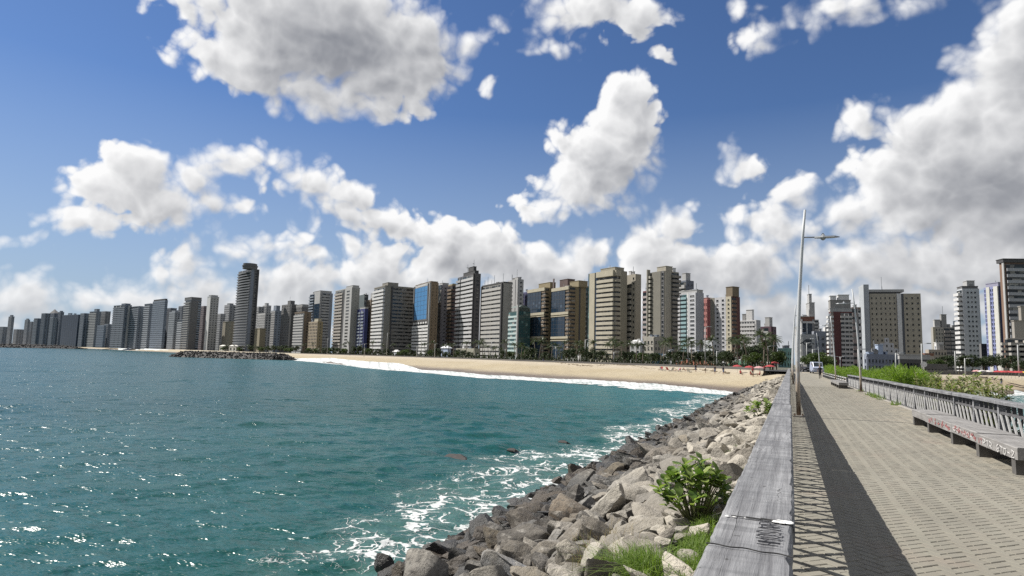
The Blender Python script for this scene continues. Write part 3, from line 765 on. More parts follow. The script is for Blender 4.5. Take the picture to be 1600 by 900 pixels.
bench(L0-.2, [L1-L0+.1, L2-L1, L3-L2+.35, L4-L3-.1], [L0+.05, L1, L2, L3, L4], 'long low concrete bench with red and white graffiti on its front', True)
bench(55.2, [2.6, 2.6, 2.6, 2.6], [55.5, 57.8, 60.4, 63, 65.3], 'far low bench with a dark end, near the end of the land-side railing', False)

# ------------------------------------------------------------------ rock slope
def slope_z(x):
    """height of the packed rock under a point x metres left of the railing"""
    d = -x-.3
    return -.30-.372*max(d, 0) if x < 0 else -.4-.36*max(x-5.4, 0)
def at_slope(px, py, lift=0.0):
    z = -1.5
    for _ in range(30):
        p = at(px, py, z); z = .5*z+.5*(slope_z(p.x)+lift)
    p = at(px, py, z); return p
def boulder_mesh(seed, sub, flat=.75):
    """a quarried block: a ball cut by random planes, roughened"""
    rng = np.random.RandomState(seed)
    bm = bmesh.new(); bmesh.ops.create_icosphere(bm, subdivisions=sub, radius=1.0)
    P = np.array([v.co[:] for v in bm.verts])
    P *= 1.25
    for k in range(20):
        n = rng.randn(3); n /= np.linalg.norm(n); d = .56+rng.rand()*.40
        q = P@n; P -= np.outer(np.clip(q-d, 0, None), n)*.97
    f = rng.randn(8, 3)*2.2; ph = rng.rand(8)*6.28
    L = np.linalg.norm(P, axis=1, keepdims=True)
    for i in range(8): P += (P/L)*(np.sin(P@f[i]+ph[i])*.020)[:, None]
    f = rng.randn(10, 3)*7; ph = rng.rand(10)*6.28
    for i in range(10): P += (P/L)*(np.sin(P@f[i]+ph[i])*.007)[:, None]
    q = P@(rng.randn(3)*.5+np.array([.2, .3, 1.0])); P += (P/L)*((np.abs(((q*4.5) % 1)-.5)*.05)[:, None])
    P *= np.array([1.0, .72+rng.rand()*.2, flat*(.75+rng.rand()*.35)])
    for v, p in zip(bm.verts, P): v.co = p
    me = bpy.data.meshes.new('boulder'); bm.to_mesh(me); bm.free()
    me.polygons.foreach_set('use_smooth', [True]*len(me.polygons))
    me.set_sharp_from_angle(angle=math.radians(24)); me.update()
    return me
def rock_mat(use_attr):
    m, nt, b = new_mat('granite'); gp = N(nt, 'ShaderNodeNewGeometry').outputs['Position']
    z = N(nt, 'ShaderNodeSeparateXYZ', ins={0: gp}).outputs[2]
    if use_attr: r = N(nt, 'ShaderNodeAttribute', attribute_name='tint').outputs['Fac']; ri = r
    else:
        oi = N(nt, 'ShaderNodeObjectInfo'); r = oi.outputs['Random']; ri = r
    off = N(nt, 'ShaderNodeCombineXYZ', ins={0: M_(nt, 'MULTIPLY', r, 37.0), 1: 0, 2: M_(nt, 'MULTIPLY', r, 11.0)}).outputs[0]
    v = VM(nt, 'ADD', gp, off)
    ramp = N(nt, 'ShaderNodeValToRGB', ins={0: r}); cr = ramp.color_ramp
    stops = [(0, (.22, .215, .205)), (.16, (.36, .34, .30)), (.30, (.16, .16, .16)), (.44, (.40, .375, .33)), (.56, (.20, .165, .125)), (.68, (.29, .28, .265)), (.80, (.13, .13, .135)), (.90, (.25, .21, .15)), (1, (.32, .305, .285))]
    while len(cr.elements) < len(stops): cr.elements.new(.5)
    for e, (p, c) in zip(cr.elements, stops): e.position = p; e.color = (*c, 1)
    cr.interpolation = 'LINEAR'
    n1 = noise(nt, v, 1.6, 7, .66); n2 = noise(nt, v, 9, 6, .7); n3 = noise(nt, VM(nt, 'MULTIPLY', v, (2, 2, 9)), 1.3, 5, .6)
    c = MIXC(nt, MAPR(nt, n1, .42, .60, 0, .85), ramp.outputs[0], MIXC(nt, 1.0, ramp.outputs[0], (.38, .37, .37), 'MULTIPLY'))
    c = MIXC(nt, MAPR(nt, n3, .56, .68, 0, .55), c, (.56, .53, .48))
    c = MIXC(nt, MAPR(nt, n2, .48, .64, 0, .75), c, (.07, .068, .066))
    c = MIXC(nt, MAPR(nt, M_(nt, 'MULTIPLY_ADD', n1, .9, z), -1.35, -.2, 0, .80), c, MIXC(nt, MAPR(nt, M_(nt, 'FRACT', M_(nt, 'MULTIPLY', r, 7.3)), .25, .75), (.33, .30, .255), (.68, .625, .53)))
    land = MAPR(nt, N(nt, 'ShaderNodeSeparateXYZ', ins={0: gp}).outputs[0], 3, 4, 0, .7)
    c = MIXC(nt, land, c, (.07, .07, .062))                   # rocks on the land side are mixed to a darker colour
    # dark band of algae and wet stone above the water
    wet = MAPR(nt, M_(nt, 'MULTIPLY_ADD', n1, 1.1, M_(nt, 'MULTIPLY_ADD', r, .5, z)), -1.70, -.95, 1, 0, smooth=True)
    c = MIXC(nt, M_(nt, 'MULTIPLY', wet, .88), c, MIXC(nt, MAPR(nt, r, .5, .6), (.024, .023, .022), (.060, .043, .026)))
    nt.links.new(c, b.inputs['Base Color']); nt.links.new(MAPR(nt, wet, 0, 1, .9, .5), b.inputs['Roughness'])
    bump(nt, b, M_(nt, 'ADD', n1, M_(nt, 'MULTIPLY', n2, .7)), 1.0, .09)
    return m
ROCK_O, ROCK_A = rock_mat(False), rock_mat(True)
BIG = [boulder_mesh(100+i, 4, .8) for i in range(14)]
SMALL = [boulder_mesh(300+i, 2, .8) for i in range(10)]
for me in BIG: me.materials.append(ROCK_O)
def rock_color_named(name, c, wetband=True):
    m = ROCK_O.copy(); m.name = name; nt = m.node_tree
    for n in nt.nodes:
        if n.type == 'VALTORGB':
            for e in n.color_ramp.elements: e.color = (*c, 1)
    return m
mb = MB()
n = 45
xs = [-.3, -1.2, -2.5, -4.0, -6.0, -8.0, -9.6, -11.5, -14]; vs = []
for i in range(n):
    y = -6+i*2.6
    for x in xs:
        vs.append((x, y, slope_z(x)-.32+.1*math.sin(x*3+y*2.1)))
mb.raw(vs, [(i*9+j, i*9+j+1, (i+1)*9+j+1, (i+1)*9+j) for i in range(n-1) for j in range(8)])
vs = []
for i in range(n):
    y = -6+i*2.6
    for x in (4.86, 6.2, 8, 10, 12, 14, 17): vs.append((x, y, slope_z(x)-.32+.1*math.sin(x*3+y*2.1)))
mb.raw(vs, [(i*7+j, (i+1)*7+j, (i+1)*7+j+1, i*7+j+1) for i in range(n-1) for j in range(6)])
SLOPE = tag(mb.build('rock_slope', plain('packed_rubble', (.055, .052, .05), .95, 0, .35, 1.2, .8), smooth=True), 'sloping bank of grey granite boulders between the promenade and the sea', kind='structure')  # dark colour paints in the shade of gaps between the boulders

# special boulders that one would point at (px, py of their middle, size in metres, seed, colour, label)
SPECIAL = [
 (602, 892, .50, 1, 'dark', (1, .8, 1.5), 'dark jagged boulder standing in the water, lowest left of the rocks'),
 (768, 862, .62, 4, 'tan', (1.5, .8, .55), 'smooth tan boulder just above the waterline, beside black rocks'),
 (895, 800, .86, 6, 'brown', (1.35, .9, .75), 'big rounded brown boulder at the edge of the surf'),
 (800, 884, .90, 8, 'grey', (1.6, .8, .5), 'long blue-grey slab at the bottom of the rock slope'),
 (1018, 852, .62, 3, 'cream', (1.25, .9, .7), 'large cream boulder beside the grass by the railing'),
 (1098, 703, .80, 10, 'cream', (1.3, 1, .6), 'flat pale cream boulder just beyond the leafy shrub'),
 (1068, 817, .26, 12, 'grey', (1, 1, 1.1), 'small grey pointed rock at the foot of the leafy shrub'),
 (1063, 872, .34, 13, 'cream', (1.3, .9, .6), 'pale flat stone in the grass close under the railing'),
 (888, 895, .42, 11, 'white', (1.3, 1, .8), 'whitish boulder at the bottom edge beside dry stalks'),
 (1152, 735, .40, 5, 'lichen', (1.2, .9, 1.0), 'lichen-speckled boulder leaning near the railing past the shrub'),
]
RC = {'dark': (.07, .07, .07), 'tan': (.40, .30, .17), 'brown': (.27, .21, .15), 'grey': (.27, .28, .30), 'cream': (.55, .50, .42), 'white': (.66, .61, .53), 'lichen': (.47, .42, .31)}
taken = []
rng = random.Random(11)
for px, py, s, mi, cname, sc, lb in SPECIAL:
    p = at_slope(px, py, .15) if cname != 'dark' else at(px, py+4, ZSEA)
    me = BIG[mi].copy(); me.materials.clear(); me.materials.append(rock_color_named('granite_'+cname, RC[cname]))
    o = put('boulder', me, None, (p.x, p.y, (slope_z(p.x)+.08*s) if cname != 'dark' else ZSEA+.15), (rng.gauss(0, .12), rng.gauss(0, .12)+.25, rng.random()*.8-.4), (s*sc[0]*.62, s*sc[1]*.62, s*sc[2]*.62))
    tag(o, lb, 'boulder', 'boulders named for their look')
    taken.append((p.x, p.y, s*.62))
# submerged reef showing through the ripples
for px, py, w, lb in ((712, 716, 2.3, 'reddish brown reef rock awash in open water'), (800, 702, .8, 'low dark reef rock awash, farther right than the reddish one'), (880, 690, .9, 'faint pale reef rock just under the surface near the slope')):
    p = at(px, py, ZSEA); me = BIG[2].copy(); me.materials.clear(); me.materials.append(plain('reef_weed', (.030, .026, .025), .8, 0, .5, 6, 1.0))
    o = put('reef_rock', me, None, (p.x, p.y, ZSEA-.05*w), (0, 0, -.41), (w*.55, w*.32, w*.17)); tag(o, lb, 'rock')
plant_p = at_slope(1082, 800)
rocks = []
rng = random.Random(21)
y = 3.0
def blocked(x, y, r):
    # leave the shrub and the grass in view
    if r > .3 and ((x+1.35)**2+(y-plant_p.y)**2*.6 < .75 or (x > -2.0 and 6.0 < y < plant_p.y)): return True
    for (a, b, c) in taken:
        if (a-x)**2+(b-y)**2 < (c*.7+r*.35)**2: return True
    return False
cells = {}
def try_rock(x, y, s):
    r = s*.5; key = (int(x//2), int(y//2))
    for i in (-1, 0, 1):
        for j in (-1, 0, 1):
            for (a, b, c) in cells.get((key[0]+i, key[1]+j), ()):
                if (a-x)**2+(b-y)**2 < ((r+c)*.74)**2: return False
    if blocked(x, y, s): return False
    cells.setdefault(key, []).append((x, y, r)); return True
for (smin, smax, tries) in ((.80, 1.12, 420), (.50, .76, 9000), (.32, .48, 34000), (.19, .30, 22000)):
    for _ in range(tries):
        yy = 3+128*rng.random()**1.25; x = -.62-8.15*rng.random()**.9
        if smin < .3 and (yy > 32): continue
        if smin < .4 and (yy > 75): continue
        if smin > .78 and (x > -2.2 or yy < 9): continue
        # clear places for the plants by the railing
        if x > -1.5 and 4 < yy < plant_p.y+1.2 and rng.random() < .75: continue
        s = smin+(smax-smin)*rng.random()
        if x > -.55-s*.45: continue
        if try_rock(x, yy, s): rocks.append((x, yy, s))
for _ in range(2600):
    yy = 4+110*rng.random(); x = 5.3+9*rng.random(); s = .5+.8*rng.random()
    if try_rock(x, yy, s): rocks.append((x, yy, s))
def rvis(t):
    px, py, w = proj((t[0], t[1], slope_z(t[0])))
    return (t[2]/w if (w > 0 and -20 < px < 1620 and py < 960) else 0) * (1 if t[0] < 0 else .2)
rocks.sort(key=lambda t: -rvis(t))
rest = {}
RV = []
for i, (x, y_, s) in enumerate(rocks):
    z = slope_z(x)-.02*s
    k = s*.60
    if x < -9.0: z = max(z, ZSEA-.25*s)
    e = (rng.gauss(0, .28), rng.gauss(0, .28)+(.30 if x < 0 else -.3), rng.random()*6.28); sc = (k*(1+rng.random()*.5), k*(.8+rng.random()*.3), k*(.65+rng.random()*.35))
    if i < 290:
        put('boulder', BIG[rng.randrange(len(BIG))], SLOPE, (x, y_, z), e, sc)
    else: RV.append((x, y_, z, e, sc))
# the many smaller and farther boulders, real shapes joined into one
VS, FS, TS, off = [], [], [], 0
base = []
for me in SMALL:
    v = np.array([q.co[:] for q in me.vertices]); f = np.array([q.vertices[:] for q in me.polygons]); base.append((v, f))
for (x, y_, z, e, sc) in RV:
    v, f = base[rng.randrange(len(base))]
    R = np.array(Matrix.LocRotScale(Vector((x, y_, z)), __import__('mathutils').Euler(e), Vector(sc)))
    VS.append(v@R[:3, :3].T+R[:3, 3]); FS.append(f+off); TS.append(np.full(len(f), rng.random())); off += len(v)
VS, FS, TS = np.concatenate(VS), np.concatenate(FS), np.concatenate(TS)
def tri_mesh(name, V, F, mat, T=None, smooth=True):
    me = bpy.data.meshes.new(name); k = F.shape[1]
    me.vertices.add(len(V)); me.vertices.foreach_set('co', V.astype(np.float32).ravel())
    me.loops.add(len(F)*k); me.loops.foreach_set('vertex_index', F.astype(np.int32).ravel())
    me.polygons.add(len(F)); me.polygons.foreach_set('loop_start', np.arange(0, len(F)*k, k, dtype=np.int32))
    if smooth: me.polygons.foreach_set('use_smooth', np.ones(len(F), bool))
    me.update(calc_edges=True); me.materials.append(mat)
    if T is not None: a = me.attributes.new('tint', 'FLOAT', 'FACE'); a.data.foreach_set('value', T.astype(np.float32))
    return me
me = tri_mesh('boulder', VS, FS, ROCK_A, TS); me.set_sharp_from_angle(angle=math.radians(30))
tag(put('boulder', me, SLOPE), kind='stuff')

# rock groyne across the bay and the long breakwater far off on the left
def rock_pile(name, a, b, wid, top, zb, n, smin, smax, label, mat, kind='structure', taper=.12):
    rng = random.Random(9); VS, FS, TS, off = [], [], [], 0
    core = MB(); d = (b-a); L = d.length; d.normalize(); nrm = Vector((-d.y, d.x, 0))
    secs = []
    for i in range(13):
        t = i/12; k = min(1, t/taper, (1-t)/taper)*.9+.1; c = a.lerp(b, t); h = zb+(top-zb)*k
        secs += [c-nrm*wid*.5*k+Vector((0, 0, zb)), c-nrm*wid*.2*k+Vector((0, 0, h-.2)), c+nrm*wid*.2*k+Vector((0, 0, h-.2)), c+nrm*wid*.5*k+Vector((0, 0, zb))]
    core.raw(secs, [(i*4+j, (i+1)*4+j, (i+1)*4+j+1, i*4+j+1) for i in range(12) for j in range(3)])
    root = core.build(name, mat); tag(root, label, kind=kind)
    for _ in range(n):
        t = rng.random(); k = min(1, t/taper, (1-t)/taper)*.9+.1; q = rng.uniform(-.5, .5); c = a.lerp(b, t)+nrm*wid*q*k
        z = zb+(top-zb)*k*min(1, (.5-abs(q))/.3); s = rng.uniform(smin, smax)
        v, f = base[rng.randrange(len(base))]
        R = np.array(Matrix.LocRotScale(Vector((c.x, c.y, z-.2*s)), __import__('mathutils').Euler((rng.random()*6, rng.random()*6, rng.random()*6)), Vector((s, s*.8, s*.7))))
        VS.append(v@R[:3, :3].T+R[:3, 3]); FS.append(f+off); TS.append(np.full(len(f), rng.random())); off += len(v)
    tag(put('boulder', tri_mesh('boulder', np.concatenate(VS), np.concatenate(FS), mat, np.concatenate(TS)), root), kind='stuff')
BLACKROCK = plain('black_wet_rock', (.035, .033, .033), .8, 0, .5, .6, .5)
rock_pile('rock_groyne', onray(266, 440), onray(467, 392), 16, .05, -3.7, 1300, .5, 1.15, 'low black rock groyne jutting into the bay before the beach', BLACKROCK)
rock_pile('breakwater', onray(-60, 1050), onray(136, 1380), 30, .9, -3.9, 500, 1.5, 3.0, 'thin dark breakwater far away on the left', BLACKROCK, taper=.25)

# ------------------------------------------------------------------ plants by the railing
def leafmat(name, c1, c2, trans=.35, rough=.45):
    m, nt, b = new_mat(name); r = N(nt, 'ShaderNodeObjectInfo').outputs['Random']
    a = N(nt, 'ShaderNodeAttribute', attribute_name='tint').outputs['Fac']
    f = M_(nt, 'FRACT', M_(nt, 'ADD', r, a))
    c = MIXC(nt, f, c1, c2); nt.links.new(c, b.inputs['Base Color']); b.inputs['Roughness'].default_value = rough
    tr = N(nt, 'ShaderNodeBsdfTranslucent', ins={'Color': MIXC(nt, 1.0, c, (1.5, 1.7, .8), 'MULTIPLY')})
    mx = N(nt, 'ShaderNodeMixShader', ins={0: trans, 1: b.outputs[0], 2: tr.outputs[0]})
    nt.links.new(mx.outputs[0], nt.nodes['Material Output'].inputs['Surface']); return m
LEAF = leafmat('broad_leaf', (.08, .15, .03), (.27, .33, .10), .32, .34)
STEM = plain('green_stem', (.16, .17, .07), .7)
def leaf_mesh(L, W, fold, droop, seed):
    rng = random.Random(seed); mb = MB(); n = 6; vs = []
    for i in range(n+1):
        t = i/n; w = W*math.sin(PI*min(1, t*.93+.03))**.8*(.75+.5*t) * .5
        z = -droop*t*t+.02*rng.random(); vs += [(t*L, -w, z+fold*w), (t*L, 0, z), (t*L, w, z+fold*w)]
    mb.raw(vs, [(i*3+j, (i+1)*3+j, (i+1)*3+j+1, i*3+j+1) for i in range(n) for j in range(2)])
    return mb.mesh('leaf', LEAF, smooth=True)
LM = [leaf_mesh(.17, .115, .35, .03, 1), leaf_mesh(.15, .12, .2, .05, 2), leaf_mesh(.13, .085, .45, .01, 3), leaf_mesh(.19, .12, .3, .06, 4)]
def leafy_shrub(p, R, H, ntip, label, scale=1.0, seed=1):
    root = empty('leafy_shrub', p, 0, label, 'shrub'); rng = random.Random(seed); st = MB()
    for t in range(ntip):
        a = rng.random()*2*PI; rr = R*math.sqrt(rng.random()); h = H*(1-.45*(rr/R)**2)*(.45+.55*rng.random()**.6)
        tip = Vector((rr*math.cos(a), rr*math.sin(a)*.8, h))
        b0 = Vector((rr*.25*math.cos(a), rr*.25*math.sin(a), 0))
        st.tube([b0, b0.lerp(tip, .5)+Vector((0, 0, .06)), tip], [.014*scale, .011*scale, .006*scale], 5)
        for k in range(7):
            ang = k*2.4+rng.random()*.5; el = .15+.95*(k/7.0)+rng.gauss(0, .15); back = (6-k)*.022*scale
            s = scale*(.75+.45*rng.random())
            o = put('leaf', LM[rng.randrange(4)], root, tip-Vector((0, 0, back)), None, (s, s, s))
            o.rotation_euler = (rng.gauss(0, .3), -el, ang)
    st.build('stem', STEM, root, smooth=True)
    return root
p = at_slope(1085, 812)
leafy_shrub((p.x+.02, p.y, slope_z(p.x)-.02), .56, .95, 40, 'bushy shrub of broad glossy green leaves on the rocks by the sea railing', 1.0, 3)
p = at_slope(1192, 652)
leafy_shrub((p.x, p.y, slope_z(p.x)-.05), .7, .8, 16, 'smaller green shrub farther along against the sea railing', 1.4, 5)

def blades(pts, n, hmin, hmax, w, lean, mat, name, label, spread, cat=None, kind='stuff', seed=1, group=None):
    rng = random.Random(seed); mb = MB()
    for _ in range(n):
        c = pts[rng.randrange(len(pts))]; a = rng.random()*2*PI; r = spread*math.sqrt(rng.random())
        x, y = c[0]+r*math.cos(a), c[1]+r*math.sin(a)*1.3; z = slope_z(min(x, -.3) if x < 3 else x)-.12+c[2]
        h = rng.uniform(hmin, hmax); az = rng.random()*2*PI; ln = h*abs(rng.gauss(0, lean)); wx, wy = w*math.cos(az+1.57), w*math.sin(az+1.57); mb.tint = rng.random()
        dx, dy = math.cos(az)*ln, math.sin(az)*ln
        P0, P1, P2 = (x, y, z), (x+dx*.35, y+dy*.35, z+h*.65), (x+dx, y+dy, z+h*(1-.25*min(1, ln/h)))
        mb.poly([(P0[0]-wx, P0[1]-wy, P0[2]), (P0[0]+wx, P0[1]+wy, P0[2]), (P1[0]+wx*.8, P1[1]+wy*.8, P1[2]), (P1[0]-wx*.8, P1[1]-wy*.8, P1[2])])
        mb.poly([(P1[0]-wx*.8, P1[1]-wy*.8, P1[2]), (P1[0]+wx*.8, P1[1]+wy*.8, P1[2]), P2])
    o = mb.build(name, mat, tint=True); return tag(o, label, cat, group, kind)
GRASS = leafmat('grass_blade', (.10, .17, .03), (.20, .27, .06), .35, .6)
DRY = leafmat('dry_grass', (.22, .17, .085), (.34, .27, .14), .25, .8)
def P3(px, py, lift=0): q = at_slope(px, py); return (q.x, q.y, lift)
blades([P3(x, y) for x, y in ((1095, 822), (1082, 838), (1100, 842), (1090, 858), (1075, 855), (1108, 812), (1068, 880), (1082, 886), (1064, 895), (1092, 870))], 2600, .10, .26, .006, .8, GRASS, 'grass', 'bright green creeping grass between the rocks and the railing', .17, seed=2)
blades([P3(x, y) for x, y in ((1150, 708), (1160, 698), (1140, 760), (1125, 775), (1146, 742))], 900, .10, .28, .008, .7, GRASS, 'grass', 'patches of green grass beside the railing past the shrub', .22, seed=4)
blades([P3(x, y, .02) for x, y in ((990, 892), (1005, 897), (972, 897), (1020, 900), (1000, 905), (955, 900))], 1300, .22, .5, .005, 1.1, GRASS, 'grass_tuft', 'tuft of long grass arching over the rocks at the bottom edge', .16, 'grass', 'stuff', 5)
blades([P3(x, y, .02) for x, y in ((930, 880), (915, 893), (945, 890), (905, 870), (960, 850), (975, 870))], 150, .3, .65, .003, .6, DRY, 'dry_stalks', 'dry brown stalks standing among the lower rocks', .18, 'grass', 'stuff', 6)

# land-side weeds and bushes
FEATH = leafmat('feathery_leaf', (.10, .17, .02), (.22, .31, .05), .4, .6)
BARK = plain('bark', (.16, .12, .085), .9, 0, .3, 4, .4)
def feathery_bush(p, L, W, H, n, label, seed, cat='bush'):
    root = empty('feathery_bush', p, 0, label, cat, 'feathery bushes behind the land-side railing'); rng = random.Random(seed); mb = MB(); tr = MB()
    centers = [(rng.uniform(-W, W)*.8, rng.uniform(-L, L)*.9, H*rng.uniform(.45, .85), rng.uniform(.5, 1.0)) for _ in range(26)]
    for cx, cy_, cz, r in centers[:12]: tr.tube([(cx*.2, cy_*.6, -.3), (cx*.7, cy_*.85, cz*.5), (cx, cy_, cz)], [.05, .035, .015], 5)
    for _ in range(n):
        cx, cy_, cz, r = centers[rng.randrange(len(centers))]
        d = Vector((rng.gauss(0, 1), rng.gauss(0, 1), rng.gauss(0, .8))).normalized()*r*rng.random()**.45
        q = Vector((cx, cy_, cz*.95))+Vector((d.x*.9, d.y*1.3, d.z*.8)); q.z = max(q.z, .05)
        s = rng.uniform(.10, .26); u = (d.normalized()*.8+Vector((rng.gauss(0, .5), rng.gauss(0, .5), rng.random()*.9))).normalized(); w = u.cross(Vector((rng.gauss(0, 1), rng.gauss(0, 1), rng.gauss(0, 1)))).normalized()*s*.11
        mb.tint = rng.random(); mb.poly([q-w, q+w, q+u*s+w*.3, q+u*s-w*.3])
    mb.build('foliage', FEATH, root, tint=True); tr.build('trunk', BARK, root, smooth=True)
    return root
def bushat(px, Y):
    d = hdir(px); return Vector((d.x/d.y*Y, Y, 0))
for px, Y, L, W, H, n, lb, sd_ in ((1322, 95, 14, 3.4, 2.0, 12000, 'left bright green feathery bush behind the railing, beside the white lamp post', 1), (1368, 71, 9, 2.6, 2.0, 12000, 'middle feathery bush behind the railing, in front of the blue hoarding', 2), (1410, 54, 7, 2.4, 2.05, 13000, 'right and tallest bright green feathery bush behind the railing', 3)):
    p = bushat(px, Y); z0 = max(slope_z(p.x), -1.2)
    feathery_bush((p.x, p.y, z0), L*.5, W*.75, H-z0-.15, n, lb, sd_)
def weed(p, H, n, label, seed):
    root = empty('roadside_weed', p, 0, label, 'weed', 'weeds behind the land-side railing'); rng = random.Random(seed); st = MB(); lf = MB()
    for k in range(n):
        a = rng.random()*6.28; r = .6*rng.random(); b = Vector((r*math.cos(a), r*math.sin(a), 0)); h = H*rng.uniform(.6, 1); t = b+Vector((rng.gauss(0, .22), rng.gauss(0, .22), h))
        st.tube([b, b.lerp(t, .5)+Vector((rng.gauss(0, .05), 0, 0)), t], [.012, .009, .004], 4)
        for j in range(34):
            q = b.lerp(t, .35+.65*rng.random()); s = rng.uniform(.12, .26); u = Vector((rng.gauss(0, 1), rng.gauss(0, 1), rng.gauss(.3, .5))).normalized(); w = u.cross(Vector((0, 0, 1)))*s*.28
            lf.tint = rng.random(); lf.poly([q, q+u*s*.5-w, q+u*s, q+u*s*.5+w])
    st.build('stem', plain('dry_stem', (.30, .24, .13), .8), root); lf.build('foliage', leafmat('weed_leaf', (.12, .16, .05), (.24, .26, .11), .3, .6) if 'weed_leaf' not in bpy.data.materials else bpy.data.materials['weed_leaf'], root, tint=True)
for i, (px, Y, H, n) in enumerate(((1466, 33, 1.9, 9), (1482, 31, 2.1, 9), (1500, 29, 1.9, 10), (1516, 27, 2.0, 10), (1534, 26, 1.7, 9), (1552, 25, 1.9, 6), (1448, 36, 2.0, 8))):
    p = bushat(px, Y); z = slope_z(p.x)-.1
    weed((p.x, p.y, z), 1.6-z-.15*(i % 2), n+14, 'tall straggly weed behind the railing, '+['left of the driftwood branch', 'in front of the driftwood branch', 'among the thickest of the weeds', 'right of the thickest weeds', 'toward the right end of the weeds', 'last thin one before open sand', 'first one next to the tall bush'][i], 10+i)
# small weeds growing out of the paving edge
blades([(4.36, y_, .4) for y_ in (41, 42, 43, 44.5, 39, 50, 34)], 420, .15, .45, .012, .5, GRASS, 'grass', 'weeds growing from the edge of the paving under the land-side railing', .22, seed=9)
# driftwood
p = bushat(1503, 92); q = bushat(1538, 90)
mb = MB(); mb.tube([(p.x-4, p.y, .1), (p.x, p.y, .5), (p.x+2, q.y, .85), (q.x, q.y, .75)], [.16, .14, .10, .04], 7); mb.tube([(p.x+1, p.y, .6), (p.x+2.4, p.y, 1.6)], [.06, .02], 5)
o = mb.build('driftwood_branch', plain('driftwood', (.20, .16, .12), .9, 0, .3, 2), smooth=True); tag(o, 'bare grey driftwood branch lying on the sand behind the weeds', 'branch')

